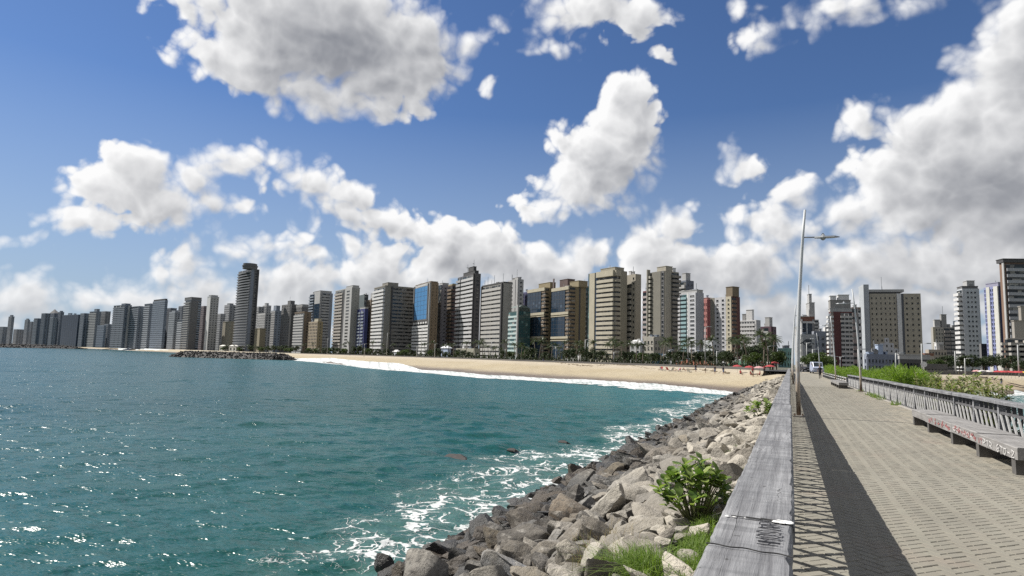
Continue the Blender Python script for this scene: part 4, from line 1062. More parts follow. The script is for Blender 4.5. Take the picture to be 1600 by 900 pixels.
# ------------------------------------------------------------------ buildings
CREAM, TAN, BROWN, GREY, WHITE = (.50, .46, .36), (.33, .28, .18), (.20, .155, .115), (.30, .30, .30), (.66, .66, .66)
LGREY, BLUEG, DARK, MAROON, TEAL, DGREY = (.44, .44, .44), (.25, .29, .35), (.075, .075, .08), (.17, .06, .065), (.30, .46, .47), (.16, .16, .165)
GLASS = glassmat(curtain=(.30, .29, .27)); GLASSB = glassmat((.018, .035, .06), .08, .08, (1.8, 1.8, 1.5), (.06, .09, .13)); GLASST = glassmat((.03, .085, .09), .1, .2, (1.6, 1.6, 1.5), (.18, .3, .3))
MULL = plain('window_frame', (.10, .10, .11), .5)
class Bld:
    """a tower standing on a corner seen from the camera: the L face runs off to the left of that corner, the R face to the right"""
    def __init__(s, name, label, xl, xc, xr, ytop, d, a=40, fh=None, nf=None, base=.35, cat='building', group=None, col_=GREY, far=False, wallname='wall'):
        az_ = math.degrees(math.atan2(hdir(xc).x, hdir(xc).y))
        if az_ < -22: a = min(a, 90+az_-19)
        a = math.radians(a); C = onray(xc, d); e1 = Vector((-math.cos(a), math.sin(a), 0)); e2 = Vector((math.sin(a), math.cos(a), 0))
        def length(px, e):
            h = hdir(px); den = e.x*h.y-e.y*h.x
            t = -(C.x*h.y-C.y*h.x)/den if abs(den) > 1e-6 else 30
            return t
        s.wl = length(xl, e1) if xl < xc else 14.0; s.wr = length(xr, e2) if xr > xc else 14.0
        if not (1 < s.wl < 90): s.wl = max(6, min(60, abs(s.wl)))
        if not (1 < s.wr < 90): s.wr = max(6, min(60, abs(s.wr)))
        s.C, s.d = C, d
        s.H = z_at(C.x, C.y, ytop)-base
        s.fh = fh or 3.05
        s.nf = nf or max(1, int(round(s.H/s.fh)))
        s.fh = s.H/(s.nf+.35); s.far = far
        s.root = empty(name, (C.x, C.y, base), -a, label, cat, group)
        s.col = wallmat(col_)
        mb = MB(); mb.box(-s.wl, 0, 0, s.wr, -.6, s.H); s.wall = mb.build(wallname, s.col, s.root)
        s.label = label; s.px = (xl, xr); s.pxc = xc
    def fb(s, mb, face, s0, s1, z0, z1, o0, o1, mi=0):
        if face == 'L': mb.box(-s1, -s0, -o1, -o0, z0, z1, mi)
        else: mb.box(o0, o1, s0, s1, z0, z1, mi)
    def w(s, face): return s.wl if face == 'L' else s.wr
    def rng_(s, face, f0, f1):
        """f runs left to right as seen in the picture"""
        W = s.w(face); return (W*(1-f1), W*(1-f0)) if face == 'L' else (W*f0, W*f1)
    def clad(s, face, f0, f1, c, z0=0, z1=None, o=.12, name='facade'):
        s0, s1 = s.rng_(face, f0, f1); mb = MB(); s.fb(mb, face, s0, s1, z0, z1 or s.H, .0, o); return mb.build(name, wallmat(c) if isinstance(c, tuple) else c, s.root)
    def floors(s, face, f0, f1, fn, name, mats, parent=None, skip0=0, skip1=0):
        """one part per storey, all sharing one mesh; far towers keep them joined"""
        s0, s1 = s.rng_(face, f0, f1)
        if s.far:
            mb = MB()
            for k in range(skip0, s.nf-skip1): fn(mb, s0, s1, k*s.fh)
            return tag(mb.build(name, mats, parent or s.root), kind='stuff')
        mb = MB(); fn(mb, s0, s1, 0); me = mb.mesh(name, mats)
        for k in range(skip0, s.nf-skip1):
            q = put(name, me, parent or s.root, (0, 0, k*s.fh))
            if name == 'window_row': q['kind'] = 'stuff'
    def bands(s, face, f0, f1, c=WHITE, glass=None, proud=1.1, hgt=.42, skip0=0, skip1=0, slots=0, o0=.02):
        """storeys of balconies: a parapet standing proud of a dark glazed recess"""
        g = glass or GLASS
        s0, s1 = s.rng_(face, f0, f1); mb = MB(); s.fb(mb, face, s0, s1, s.fh*skip0, s.H-.3*s.fh-s.fh*skip1, 0, .06); mb.build('glazing', g, s.root)
        cm = wallmat(c); fh = s.fh
        def fn(mb, a, b, z):
            s.fb(mb, face, a, b, z-.12*fh, z+hgt*fh, .03, proud)
            for q in range(slots): 
                t = a+(b-a)*(q+1)/(slots+1); s.fb(mb, face, t-.12, t+.12, z+hgt*fh, z+fh*.88, .03, proud*.9)
        s.floors(face, f0, f1, fn, 'balcony', cm, None, skip0, skip1)
        if not s.far and s1-s0 > 3:
            # blinds drawn, screens shut, washing out: each flat's balcony differs
            for nm, mt, pr in (('balcony_blind', BLIND, .30), ('balcony_screen', SCREEN, .28)):
                mb = MB()
                for k in range(skip0, s.nf-skip1):
                    t = s0+RNGB.random()*2
                    while t < s1-1.2:
                        L = RNGB.uniform(1.2, 3.4)
                        if RNGB.random() < pr: s.fb(mb, face, t, min(s1-.1, t+L), k*fh+hgt*fh*.9, k*fh+fh*(.5+.36*RNGB.random()), .07, .12+.3*RNGB.random()*proud)
                        t += L+.4
                if mb.f: tag(mb.build(nm, mt, s.root), kind='stuff')
    def grid(s, face, f0, f1, cols, c=LGREY, ww=.5, wh=.45, glass=None, skip0=0, skip1=0, sill=.34, thick=.3):
        """a wall pierced by windows: piers and spandrels in front of the panes"""
        s0, s1 = s.rng_(face, f0, f1); W = s1-s0; cw = W/cols; g = glass or GLASS; fh = s.fh; cm = wallmat(c)
        mb = MB(); ww_ = cw*ww
        for q in range(cols+1):
            a = s0+q*cw-(cw-ww_)/2; b = s0+q*cw+(cw-ww_)/2
            s.fb(mb, face, max(a, s0), min(b, s1), 0, s.H, 0, thick)
        for k in range(s.nf+1):
            z0 = (k-1)*fh+(sill+wh)*fh if k else 0; z1 = k*fh+sill*fh if k < s.nf else s.H
            for q in range(cols):
                a = s0+q*cw+(cw-ww_)/2; s.fb(mb, face, a, a+ww_, max(z0, 0), z1, 0, thick-.012)
        mb.build('facade', cm, s.root)
        def fn(m_, a, b, z):
            for q in range(cols):
                t = a+q*cw+(cw-ww_)/2; s.fb(m_, face, t+.02, t+ww_-.02, z+sill*fh, z+(sill+wh)*fh, .0, .06)
                if not s.far: s.fb(m_, face, t-.08, t+ww_+.08, z+sill*fh-.1, z+sill*fh, thick-.005, thick+.14, 1)
        if s.far or cols > 1 and cw*1000/s.d < 6.5: s.floors(face, f0, f1, fn, 'window_row', [g, cm], None, skip0, skip1)
        else:
            mb = MB(); t = s0+(cw-ww_)/2; s.fb(mb, face, t+.02, t+ww_-.02, sill*fh, (sill+wh)*fh, .0, .06); s.fb(mb, face, t-.08, t+ww_+.08, sill*fh-.1, sill*fh, thick-.005, thick+.14, 1)
            mw = mb.mesh('window', [g, cm])
            for k in range(skip0, s.nf-skip1):
                for q in range(cols):
                    dx = q*cw; put('window', mw, s.root, (-dx, 0, k*fh) if face == 'L' else (0, dx, k*fh))
    def curtain(s, face, f0, f1, g=None, z0=0, z1=None, nx=6, name='glass_curtain', o=.1, rows=None):
        s0, s1 = s.rng_(face, f0, f1); z1 = z1 or s.H; mb = MB(); s.fb(mb, face, s0, s1, z0, z1, 0, o); r = mb.build(name, g or GLASSB, s.root)
        mb = MB(); W = s1-s0
        for q in range(nx+1): t = s0+W*q/nx; s.fb(mb, face, max(s0, t-.05), min(s1, t+.05), z0, z1, o, o+.07)
        nz = rows or max(1, int((z1-z0)/s.fh)); 
        for k in range(nz+1): z = z0+(z1-z0)*k/nz; s.fb(mb, face, s0, s1, max(z0, z-.05), min(z1, z+.05), o, o+.06)
        tag(mb.build('mullion', MULL, r), kind='stuff'); return r
    def strip(s, face, f, wd, c, z0=0, z1=None, o=.6, name='pilaster'):
        W = s.w(face); t = W*(1-f) if face == 'L' else W*f; mb = MB(); s.fb(mb, face, max(0, t-wd/2), t+wd/2, z0, z1 or s.H, 0, o); return mb.build(name, wallmat(c), s.root)
    def parapet(s, c=None, h=.9, over=.25):
        mb = MB(); x0, x1, y0, y1 = -s.wl-over, over, -over, s.wr+over
        mb.box(x0, x1, y0, y0+.3, s.H+.002, s.H+h); mb.box(x0, x1, y1-.3, y1, s.H+.002, s.H+h); mb.box(x0, x0+.3, y0+.3, y1-.3, s.H+.002, s.H+h); mb.box(x1-.3, x1, y0+.3, y1-.3, s.H+.002, s.H+h)
        return mb.build('parapet', wallmat(c) if c else s.col, s.root)
    def block(s, fx0, fx1, fy0, fy1, h, c=None, z=None, name='penthouse', mat=None):
        """a box on the roof; fractions of the plan from the left end of L and from the front of R"""
        mb = MB(); z = s.H if z is None else z
        mb.box(-s.wl*(1-fx0), -s.wl*(1-fx1), s.wr*fy0, s.wr*fy1, z+.003, z+h); mb.box(-s.wl*(1-fx0)-.15, -s.wl*(1-fx1)+.15, s.wr*fy0-.15, s.wr*fy1+.15, z+h, z+h+.25); return mb.build(name, mat or (wallmat(c) if c else s.col), s.root)
    def antenna(s, fx, fy, h, z=None, dish=False):
        mb = MB(); x, y, z = -s.wl*(1-fx), s.wr*fy, (s.H if z is None else z)
        mb.tube([(x, y, z), (x, y, z+h)], .12, 5)
        for k in (.5, .7, .85, .97): mb.bar((x-.7*(1.2-k), y, z+h*k), (x+.7*(1.2-k), y, z+h*k), .09, .09)
        if dish: mb.lathe([(0, 0), (.6, .1), (.8, .3)], 8, (x, y-.3, z+h*.6))
        return mb.build('antenna', STEEL, s.root)
BLIND, SCREEN, RNGB = wallmat((.34, .335, .32)), glassmat((.05, .075, .085), .15, .1), random.Random(77)
BL = []
def B(*a, **k):
    b = Bld(*a, **k); BL.append(b); return b

# --- far left skyline
def far(name, lb, xl, xc, xr, yt, d, c, style='g', c2=None, a=42, blocks=()):
    f_ = max(0, min(1, (460-xc)/260))*.7  # haze painted in: wall colours turn bluer toward the left edge
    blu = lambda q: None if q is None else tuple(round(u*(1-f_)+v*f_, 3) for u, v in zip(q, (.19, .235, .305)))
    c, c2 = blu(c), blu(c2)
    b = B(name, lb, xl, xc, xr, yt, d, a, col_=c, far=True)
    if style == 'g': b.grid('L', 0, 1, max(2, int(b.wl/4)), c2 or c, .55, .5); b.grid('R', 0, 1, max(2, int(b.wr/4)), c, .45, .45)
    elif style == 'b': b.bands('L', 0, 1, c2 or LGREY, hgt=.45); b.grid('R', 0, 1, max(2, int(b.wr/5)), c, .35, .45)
    elif style == 'v':
        b.grid('L', 0, 1, max(2, int(b.wl/3.5)), c2 or c, .5, .8, sill=.1); b.grid('R', 0, 1, max(2, int(b.wr/4)), c, .5, .6)
    elif style == 'c': b.curtain('L', 0, 1, GLASSB, nx=8); b.curtain('R', 0, 1, GLASSB, nx=6)
    b.parapet()
    for q in blocks: b.block(*q)
    return b
K = .55
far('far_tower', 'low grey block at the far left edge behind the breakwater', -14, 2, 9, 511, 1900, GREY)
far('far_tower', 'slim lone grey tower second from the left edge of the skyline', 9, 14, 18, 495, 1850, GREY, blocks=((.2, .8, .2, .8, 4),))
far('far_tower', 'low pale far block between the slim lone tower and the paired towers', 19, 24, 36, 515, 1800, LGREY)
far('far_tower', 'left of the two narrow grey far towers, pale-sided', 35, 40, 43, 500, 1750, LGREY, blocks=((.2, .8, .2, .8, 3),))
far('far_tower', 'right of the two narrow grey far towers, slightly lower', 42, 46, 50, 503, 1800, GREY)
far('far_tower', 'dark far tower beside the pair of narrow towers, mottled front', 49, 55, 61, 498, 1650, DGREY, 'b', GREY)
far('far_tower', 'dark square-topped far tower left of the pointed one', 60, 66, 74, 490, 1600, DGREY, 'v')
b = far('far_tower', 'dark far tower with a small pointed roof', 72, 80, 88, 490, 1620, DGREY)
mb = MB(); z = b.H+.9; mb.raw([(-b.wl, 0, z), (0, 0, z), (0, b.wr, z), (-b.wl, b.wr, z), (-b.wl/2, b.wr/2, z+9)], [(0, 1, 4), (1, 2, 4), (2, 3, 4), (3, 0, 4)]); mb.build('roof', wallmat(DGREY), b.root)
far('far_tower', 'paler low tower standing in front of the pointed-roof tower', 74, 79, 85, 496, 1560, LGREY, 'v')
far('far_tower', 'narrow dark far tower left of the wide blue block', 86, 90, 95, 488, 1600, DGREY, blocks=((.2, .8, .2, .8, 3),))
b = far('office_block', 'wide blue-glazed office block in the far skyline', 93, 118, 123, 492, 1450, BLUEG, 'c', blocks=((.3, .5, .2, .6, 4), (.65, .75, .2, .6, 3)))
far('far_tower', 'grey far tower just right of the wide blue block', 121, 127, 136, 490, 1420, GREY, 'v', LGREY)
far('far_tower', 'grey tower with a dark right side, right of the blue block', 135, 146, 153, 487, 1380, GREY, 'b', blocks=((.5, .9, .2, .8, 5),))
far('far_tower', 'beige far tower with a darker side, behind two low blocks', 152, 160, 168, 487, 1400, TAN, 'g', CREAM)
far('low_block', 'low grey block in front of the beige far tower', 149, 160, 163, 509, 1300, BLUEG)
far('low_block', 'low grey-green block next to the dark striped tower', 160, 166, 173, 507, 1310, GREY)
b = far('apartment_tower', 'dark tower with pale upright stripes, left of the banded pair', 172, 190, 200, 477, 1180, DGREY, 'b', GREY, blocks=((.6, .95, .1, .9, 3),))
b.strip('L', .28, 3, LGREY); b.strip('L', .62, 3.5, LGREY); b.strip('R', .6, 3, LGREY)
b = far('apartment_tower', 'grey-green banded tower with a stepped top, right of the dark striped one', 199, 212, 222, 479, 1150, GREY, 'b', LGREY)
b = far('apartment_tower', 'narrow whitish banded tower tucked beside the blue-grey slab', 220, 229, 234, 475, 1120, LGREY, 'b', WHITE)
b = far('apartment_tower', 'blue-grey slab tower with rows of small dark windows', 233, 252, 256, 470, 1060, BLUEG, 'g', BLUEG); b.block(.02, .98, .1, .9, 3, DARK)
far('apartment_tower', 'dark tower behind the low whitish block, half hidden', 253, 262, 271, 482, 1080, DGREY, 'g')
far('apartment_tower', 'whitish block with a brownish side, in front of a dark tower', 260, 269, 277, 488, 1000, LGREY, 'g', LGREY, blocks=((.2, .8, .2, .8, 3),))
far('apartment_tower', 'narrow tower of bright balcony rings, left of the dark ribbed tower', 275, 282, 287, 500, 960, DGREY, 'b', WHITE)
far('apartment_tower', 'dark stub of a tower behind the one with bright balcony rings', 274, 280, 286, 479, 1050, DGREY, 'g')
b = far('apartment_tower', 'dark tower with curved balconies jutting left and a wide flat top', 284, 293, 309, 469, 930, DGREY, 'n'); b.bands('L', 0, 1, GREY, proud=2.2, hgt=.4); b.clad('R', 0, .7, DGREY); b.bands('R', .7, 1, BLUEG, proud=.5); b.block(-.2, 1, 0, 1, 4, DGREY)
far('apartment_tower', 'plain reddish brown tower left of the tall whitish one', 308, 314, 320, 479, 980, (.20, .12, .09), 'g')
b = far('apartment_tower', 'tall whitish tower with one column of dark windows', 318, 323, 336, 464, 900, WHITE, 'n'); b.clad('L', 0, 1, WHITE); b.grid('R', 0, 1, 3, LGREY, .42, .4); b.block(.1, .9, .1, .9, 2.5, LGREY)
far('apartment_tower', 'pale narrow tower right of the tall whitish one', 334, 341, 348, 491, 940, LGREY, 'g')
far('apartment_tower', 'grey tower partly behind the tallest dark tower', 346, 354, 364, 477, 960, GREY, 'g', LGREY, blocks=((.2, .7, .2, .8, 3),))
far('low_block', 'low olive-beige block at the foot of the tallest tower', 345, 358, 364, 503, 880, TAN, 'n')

# tallest tower, curved balconies
def tall_tower():
    b = B('apartment_tower', 'tallest tower of all, dark and slender with curved balcony slabs', 364, 384, 395, 420, 800, 40, nf=30, col_=DGREY)
    b.clad('R', 0, .45, (.24, .27, .33)); b.grid('R', .45, 1, 1, DGREY, .5, .5)
    s0, s1 = b.rng_('L', 0, 1); mb = MB(); b.fb(mb, 'L', s0, s1, 0, b.H, 0, .06); mb.build('glazing', GLASS, b.root)
    def slab(bulge):
        m = MB(); n = 8; front = []
        for k in range(n+1):
            t = k/n; front.append((-b.wl*t, -(1.2+bulge*math.sin(PI*min(1, t*1.1))), 0))
        for z0, z1 in ((-.3, 1.05),):
            vs = [(x, y, z0) for x, y, _ in front]+[(x, y, z1) for x, y, _ in front]; fs = [(k+1, k, n+1+k, n+2+k) for k in range(n)]
            vs += [(0, .0, z0), (-b.wl, .0, z0), (0, 0, z1), (-b.wl*1.1, 0, z1)]
            q = len(vs)-4; fs += [(q, *range(0, n+1), q+1), (q+2, *range(n+1, 2*n+2), q+3), (0, q, q+2, n+1), (n, 2*n+1, q+3, q+1)]
            m.raw(vs, fs)
        return m.mesh('balcony', wallmat((.20, .21, .23)))
    m1 = slab(2.0)
    for k in range(1, b.nf): put('balcony', m1, b.root, (0, 0, k*b.fh))
    q = b.root.matrix_basis.inverted() @ onray(381.5, 806, 0)
    mb = MB(); n = 18
    for z0, z1, r in ((b.H+.01, b.H+3.0, 8.2), (b.H+3.0, b.H+4.0, 8.8), (b.H+4.0, b.H+6.4, 7.8)):
        mb.lathe([(0, z0), (r, z0), (r, z1), (0, z1)], n, (q.x, q.y, 0))
    mb.build('roof_crown', wallmat(DGREY), b.root)
    b.strip('R', .98, 2.2, DARK, o=.8)
tall_tower()
def mid(name, lb, xl, xc, xr, yt, d, c, a=40, **k): return B(name, lb, xl, xc, xr, yt, d, a, col_=c, **k)
far('apartment_tower', 'grey far tower just right of the tallest tower, lower of two', 394, 400, 408, 480, 900, GREY, 'g', LGREY)
far('apartment_tower', 'grey far tower just right of the tallest tower, with a rooftop block', 406, 412, 419, 478, 920, LGREY, 'g', GREY, blocks=((.2, .7, .2, .7, 4),))
far('apartment_tower', 'pale tower with dark upright recesses between grey neighbours', 399, 411, 420, 490, 840, LGREY, 'v', WHITE)
far('low_block', 'low brown block among the trees below the pale recessed tower', 396, 404, 413, 514, 780, TAN, 'n')
far('apartment_tower', 'grey tower with a dark top block, left of the big dark slab', 419, 426, 436, 486, 860, BLUEG, 'g', LGREY, blocks=((.3, .9, .2, .8, 7),))
b = mid('apartment_tower', 'big plain dark slab tower with a mast on top, left of the beige low block', 436, 449, 460, 475, 760, DGREY, far=True); b.grid('L', 0, 1, 5, DGREY, .35, .4); b.clad('R', 0, .2, LGREY, o=.3); b.grid('R', .2, 1, 4, DGREY, .4, .4); b.block(.5, .85, .2, .8, 4); b.antenna(.6, .4, 9)
b = mid('apartment_tower', 'dark tower with a flat wide roof behind the banded pale one', 458, 468, 484, 479, 740, DGREY, far=True); b.grid('L', 0, 1, 4, DGREY); b.grid('R', 0, 1, 4, DGREY, .4, .4); b.block(0, 1, 0, 1, 2.4, GREY)
b = mid('apartment_tower', 'banded pale tower with a brown plain side, left of the beige low block', 457, 472, 483, 488, 680, BROWN, 43); b.bands('L', 0, 1, LGREY, hgt=.5); b.grid('R', 0, 1, 1, BROWN, .2, .35); b.parapet()
b = mid('hotel_block', 'low square beige block with many small windows, between tall towers', 480, 494, 502, 502, 650, TAN, 44); b.grid('L', 0, 1, 6, (.36, .30, .22), .55, .55); b.grid('R', 0, 1, 1, TAN, .2, .35); b.block(.55, .95, .1, .8, 2.5, CREAM)
b = mid('apartment_tower', 'pale grey tower with a blue-windowed left edge', 479, 495, 515, 457, 700, (.33, .35, .39), 46); b.bands('L', 0, .45, BLUEG, GLASSB, hgt=.35); b.curtain('L', .5, 1, GLASSB, nx=2, z0=b.H*.0, z1=b.H*.82); b.clad('L', .5, 1, LGREY, z0=b.H*.82); b.grid('R', 0, .12, 1, LGREY, .3, .4); b.bands('R', .15, .75, LGREY, hgt=.5, proud=.8); b.clad('R', .75, 1, (.30, .32, .36)); b.block(.4, 1, 0, .9, 2, LGREY)
b = mid('apartment_tower', 'tower with brown-and-white balconies and a pale windowed right half', 519, 545, 557, 450, 610, LGREY, 40); b.bands('L', 0, .5, (.40, .37, .34), hgt=.45, slots=2); b.clad('L', .5, .6, DARK, o=.4); b.grid('L', .6, 1, 1, LGREY, .45, .4); b.clad('R', 0, 1, (.36, .36, .34)); b.grid('R', .2, .8, 1, (.36, .36, .34), .22, .25); b.block(.62, 1, .05, .9, 2.5, LGREY); b.parapet()
b = mid('apartment_tower', 'dark glassy tower peeking over the small blue-fronted one', 557, 565, 571, 460, 690, DGREY); b.clad('L', 0, 1, (.12, .15, .16)); b.curtain('R', 0, 1, GLASS, nx=3)
b = mid('apartment_tower', 'small tower with a vivid blue front and pale bands', 555, 567, 572, 482, 590, (.03, .04, .14), 40); b.clad('L', 0, 1, (.03, .04, .15)); b.bands('L', .12, .45, BLUEG, GLASSB, hgt=.35, proud=.7); b.bands('L', .55, .9, BLUEG, GLASSB, hgt=.35, proud=.7); b.block(0, 1, 0, 1, 1.2, LGREY)
b = mid('apartment_tower', 'light brown tower with few windows right of the blue-fronted one', 569, 576, 589, 468, 600, (.25, .20, .15), 40); b.grid('L', 0, 1, 2, BROWN, .4, .4); b.grid('R', 0, 1, 2, (.25, .20, .15), .25, .35); b.block(.3, 1, .3, .9, 6, LGREY)
b = mid('apartment_tower', 'broad tower with curved white balcony rings left and a dark banded right wing', 580, 597, 645, 447, 540, (.27, .255, .225), 52); b.bands('L', 0, 1, WHITE, hgt=.45, proud=1.6); b.clad('R', 0, .20, (.27, .26, .23)); b.bands('R', .24, 1, (.23, .22, .205), hgt=.45, proud=1.0, slots=3); b.strip('R', .22, 1.0, DARK, o=1.3); b.block(.5, 1, .08, .42, 3.2); b.parapet((.27, .255, .225), .7)
b = mid('office_tower', 'white banded tower with a huge sky-blue glass panel on its front', 643, 668, 681, 441, 500, (.25, .19, .13), 40, nf=22)
s0, s1 = b.rng_('L', 0, 1)
zc = b.H*.45
b.bands('L', 0, 1, WHITE, hgt=.5, proud=.7, skip1=12)
mb = MB(); b.fb(mb, 'L', 0, b.wl, zc+3.0, b.H, 0, .5); b.fb(mb, 'L', 0, b.wl*.02+.2, 0, zc+3, 0, .5); mb.build('facade', wallmat(LGREY), b.root)
m_, nt_, bb_ = new_mat('sky_blue_glass'); bb_.inputs['Base Color'].default_value = (.10, .26, .50, 1); bb_.inputs['Roughness'].default_value = .2
b.curtain('L', .10, .90, m_, z0=zc+3.5, z1=b.H-2.2, nx=4, o=.62, rows=7, name='glass_panel')
mb = MB(); b.fb(mb, 'L', b.wl*.90, b.wl*.96, zc+2, b.H-.6, .5, .9); b.fb(mb, 'L', b.wl*.04, b.wl*.10, zc+2, b.H-.6, .5, .9); b.fb(mb, 'L', b.wl*.10, b.wl*.9, zc+1.6, zc+2.6, .5, .9); mb.build('panel_frame', wallmat(DARK), b.root)
mb = MB(); rr = random.Random(3); x = b.wl*.72
while x > b.wl*.24:
    wd = .45+.5*rr.random(); b.fb(mb, 'L', x-wd, x, b.H-1.75, b.H-.75, .5, .62); x -= wd+.25
mb.build('lettering', WHI, b.root)
def slotrow(mb):
    for q in range(6): b.fb(mb, 'L', b.wl*(.08+q*.15), b.wl*(.08+q*.15)+.9*b.wl*.1, zc, zc+1.5, .0, .75)
mb = MB(); slotrow(mb); mb.build('louvre', wallmat(WHITE), b.root)
b.clad('R', 0, .1, LGREY, o=.2); b.grid('R', .1, 1, 2, (.25, .19, .13), .18, .3); b.block(.02, .98, .1, .95, .8)
b = mid('apartment_tower', 'pale lilac-grey tower with one column of small windows, right of the blue panel', 681, 686, 698, 445, 520, (.34, .33, .36), 40); b.curtain('L', 0, 1, GLASS, nx=2); b.grid('R', .1, .9, 1, (.34, .33, .36), .28, .3); b.block(.0, 1, .1, .9, 1.5, LGREY); b.antenna(.5, .3, 4)
b = mid('apartment_tower', 'narrow dark reddish brown tower, left of the one with rooftop dishes', 697, 703, 713, 446, 510, (.13, .085, .08), 40); b.bands('L', 0, 1, BROWN, hgt=.45); b.bands('R', 0, .5, (.13, .085, .08), hgt=.45, proud=.6); b.clad('R', .5, 1, (.12, .08, .075)); b.parapet(TAN, 1.2)
b = mid('apartment_tower', 'dark tower with white wraparound balconies and dish masts on its roof', 711, 738, 747, 427, 470, (.11, .105, .115), 40); b.bands('L', .28, .97, (.55, .55, .56), hgt=.47, proud=1.0); b.bands('L', 0, .26, (.40, .40, .41), hgt=.45, proud=1.5); b.strip('L', .98, .5, DARK, o=1.1); b.grid('R', 0, 1, 1, (.12, .115, .12), .45, .4); b.block(.3, .95, .1, .8, 2.2, DARK); b.block(.55, .85, .2, .7, 3.4, DARK, b.H+2.3, 'tank_house'); b.antenna(.45, .4, 7, b.H+2, True); b.antenna(.8, .4, 8, b.H+3, True)
b = mid('apartment_tower', 'tower of wavy pale balconies framed in black, with masts on the roof', 750, 784, 797, 442, 430, (.33, .32, .30), 38); b.bands('L', .06, .93, (.46, .45, .43), hgt=.52, proud=1.1, slots=1); b.strip('L', .025, .9, DARK, o=1.2); b.strip('L', .96, 1.3, DARK, o=1.2); b.clad('R', 0, 1, (.36, .35, .33)); b.grid('R', .7, 1, 1, (.36, .35, .33), .4, .3); b.parapet(DARK, .9)
for fx in (.05, .2, .38, .5, .9): b.antenna(fx, .2, 3+4*abs(math.sin(fx*9)))
b = mid('apartment_tower', 'plain light grey tower behind the wavy-balcony one, mast on top', 790, 806, 815, 436, 470, LGREY, 40); b.grid('L', .2, .8, 1, LGREY, .2, .25); b.grid('R', .1, 1, 1, LGREY, .4, .35); b.block(.4, .9, .2, .8, 1.5); b.antenna(.7, .4, 8); b.antenna(.2, .4, 5)
b = mid('office_building', 'shorter green glass office building with a sloping white left edge', 793, 809, 827, 486, 395, (.05, .10, .10), 38, nf=11); b.bands('L', 0, .9, (.50, .62, .62), GLASST, hgt=.35, proud=.3); b.strip('L', .95, 1.2, LGREY, z1=b.H+4, o=.9); b.curtain('R', 0, 1, GLASST, nx=5); b.block(.9, 1.0, .05, .9, 2.2, (.20, .25, .24))
mb = MB(); n = 10
vs = [(0, b.wr*k/n, b.H+.01) for k in range(n+1)]+[(0, b.wr*k/n, b.H+1.2+2.6*math.sin(PI*(.15+.8*k/n))) for k in range(n+1)]+[(-b.wl*.8, b.wr*k/n, b.H+1.2+2.6*math.sin(PI*(.15+.8*k/n))) for k in range(n+1)]
mb.raw(vs, [(k, k+1, n+2+k, n+1+k) for k in range(n)]+[(n+1+k, n+2+k, 2*n+3+k, 2*n+2+k) for k in range(n)]); mb.build('roof', wallmat((.15, .19, .18)), b.root)
b = mid('apartment_tower', 'dark blue ribbed tower just visible behind the green glass building', 815, 822, 828, 456, 480, (.05, .06, .14), 40); b.grid('L', 0, 1, 3, (.10, .10, .2), .5, .9, sill=.05); b.grid('R', 0, 1, 2, (.1, .1, .2), .5, .9, sill=.05)
def bluepanel(lb, xl, xc, xr, yt, d, tower):
    b = mid('apartment_tower', lb, xl, xc, xr, yt, d, (.26, .215, .13), 39, nf=19)
    H = b.H; segs = [(.02, .27), (.33, .60), (.66, .955)]
    for i, (z0, z1) in enumerate(segs): b.curtain('L', .0, .80, GLASSB, z0=H*z0, z1=H*z1, nx=5, o=.5, rows=5)
    mb = MB()
    for z0, z1 in ((.955, 1.0), (.625, .66), (.60, .612), (.30, .33), (.27, .282), (0, .02)): b.fb(mb, 'L', 0, b.wl, H*z0, H*z1, 0, .75)
    mb.build('cornice', wallmat((.47, .43, .33)), b.root)
    b.bands('L', .82, 1.0, BROWN, hgt=.4, proud=.4); b.bands('R', 0, .35, (.22, .17, .11), hgt=.42, proud=.8); b.clad('R', .35, 1, (.25, .205, .125)); b.strip('R', .62, 1.1, DARK, o=.2)
    tower(b); return b
def tw1(b): b.block(.35, 1.0, .45, 1.0, b.H*.075, (.27, .225, .14))
def tw2(b): b.block(.55, 1.05, .5, 1.05, b.H*.08, (.28, .235, .15)); b.block(-.05, .42, .5, .95, b.H*.13, (.12, .085, .08), None, 'lift_tower'); b.strip('L', .05, 1.2, (.16, .13, .13), b.H, b.H*1.14, o=-.5)
bluepanel('left of the twin tan towers with stacked dark blue glass panels', 823, 850, 866, 449, 390, tw1)
bluepanel('right of the twin tan towers with blue glass panels, dark brown lift tower on top', 861, 888, 914, 447, 372, tw2)
b = mid('apartment_tower', 'narrow green-grey balcony stack between twin tan towers and the cream tower', 905, 913, 921, 447, 400, DGREY, 40); b.bands('L', 0, 1, (.12, .16, .15), GLASST, hgt=.4); b.bands('R', 0, 1, (.13, .15, .15), GLASST, hgt=.4)
b = mid('apartment_tower', 'big cream tower with wraparound balconies and a blue glass strip at left', 918, 959, 978, 422, 340, (.36, .335, .27), 34, nf=19); b.clad('L', .06, .27, CREAM, o=.5); b.curtain('L', 0, .06, GLASST, nx=1); b.grid('L', .24, .28, 1, CREAM, .4, .3); b.curtain('L', .29, .37, GLASSB, nx=1, o=.3); b.bands('L', .38, 1, (.52, .48, .39), hgt=.5, proud=1.2, skip1=1); b.bands('R', 0, .42, (.40, .37, .30), hgt=.5, proud=1.2, skip1=1); b.clad('R', .42, 1, (.30, .28, .225), o=.5); b.clad('L', .36, 1, CREAM, z0=b.H-b.fh*1.2, o=1.25); b.clad('R', 0, .42, (.40, .37, .30), z0=b.H-b.fh*1.2, o=1.25); b.block(.4, .95, .15, .9, 1.8, (.36, .335, .27))
b = mid('apartment_tower', 'beige tower with three small dark openings near its top, beside the cream tower', 976, 993, 1001, 428, 345, (.40, .37, .31), 38); b.bands('L', .0, .62, (.50, .47, .42), hgt=.5, proud=.9, skip1=3); b.grid('L', .64, 1, 1, (.40, .37, .31), .4, .4); b.clad('R', 0, 1, (.35, .325, .27))
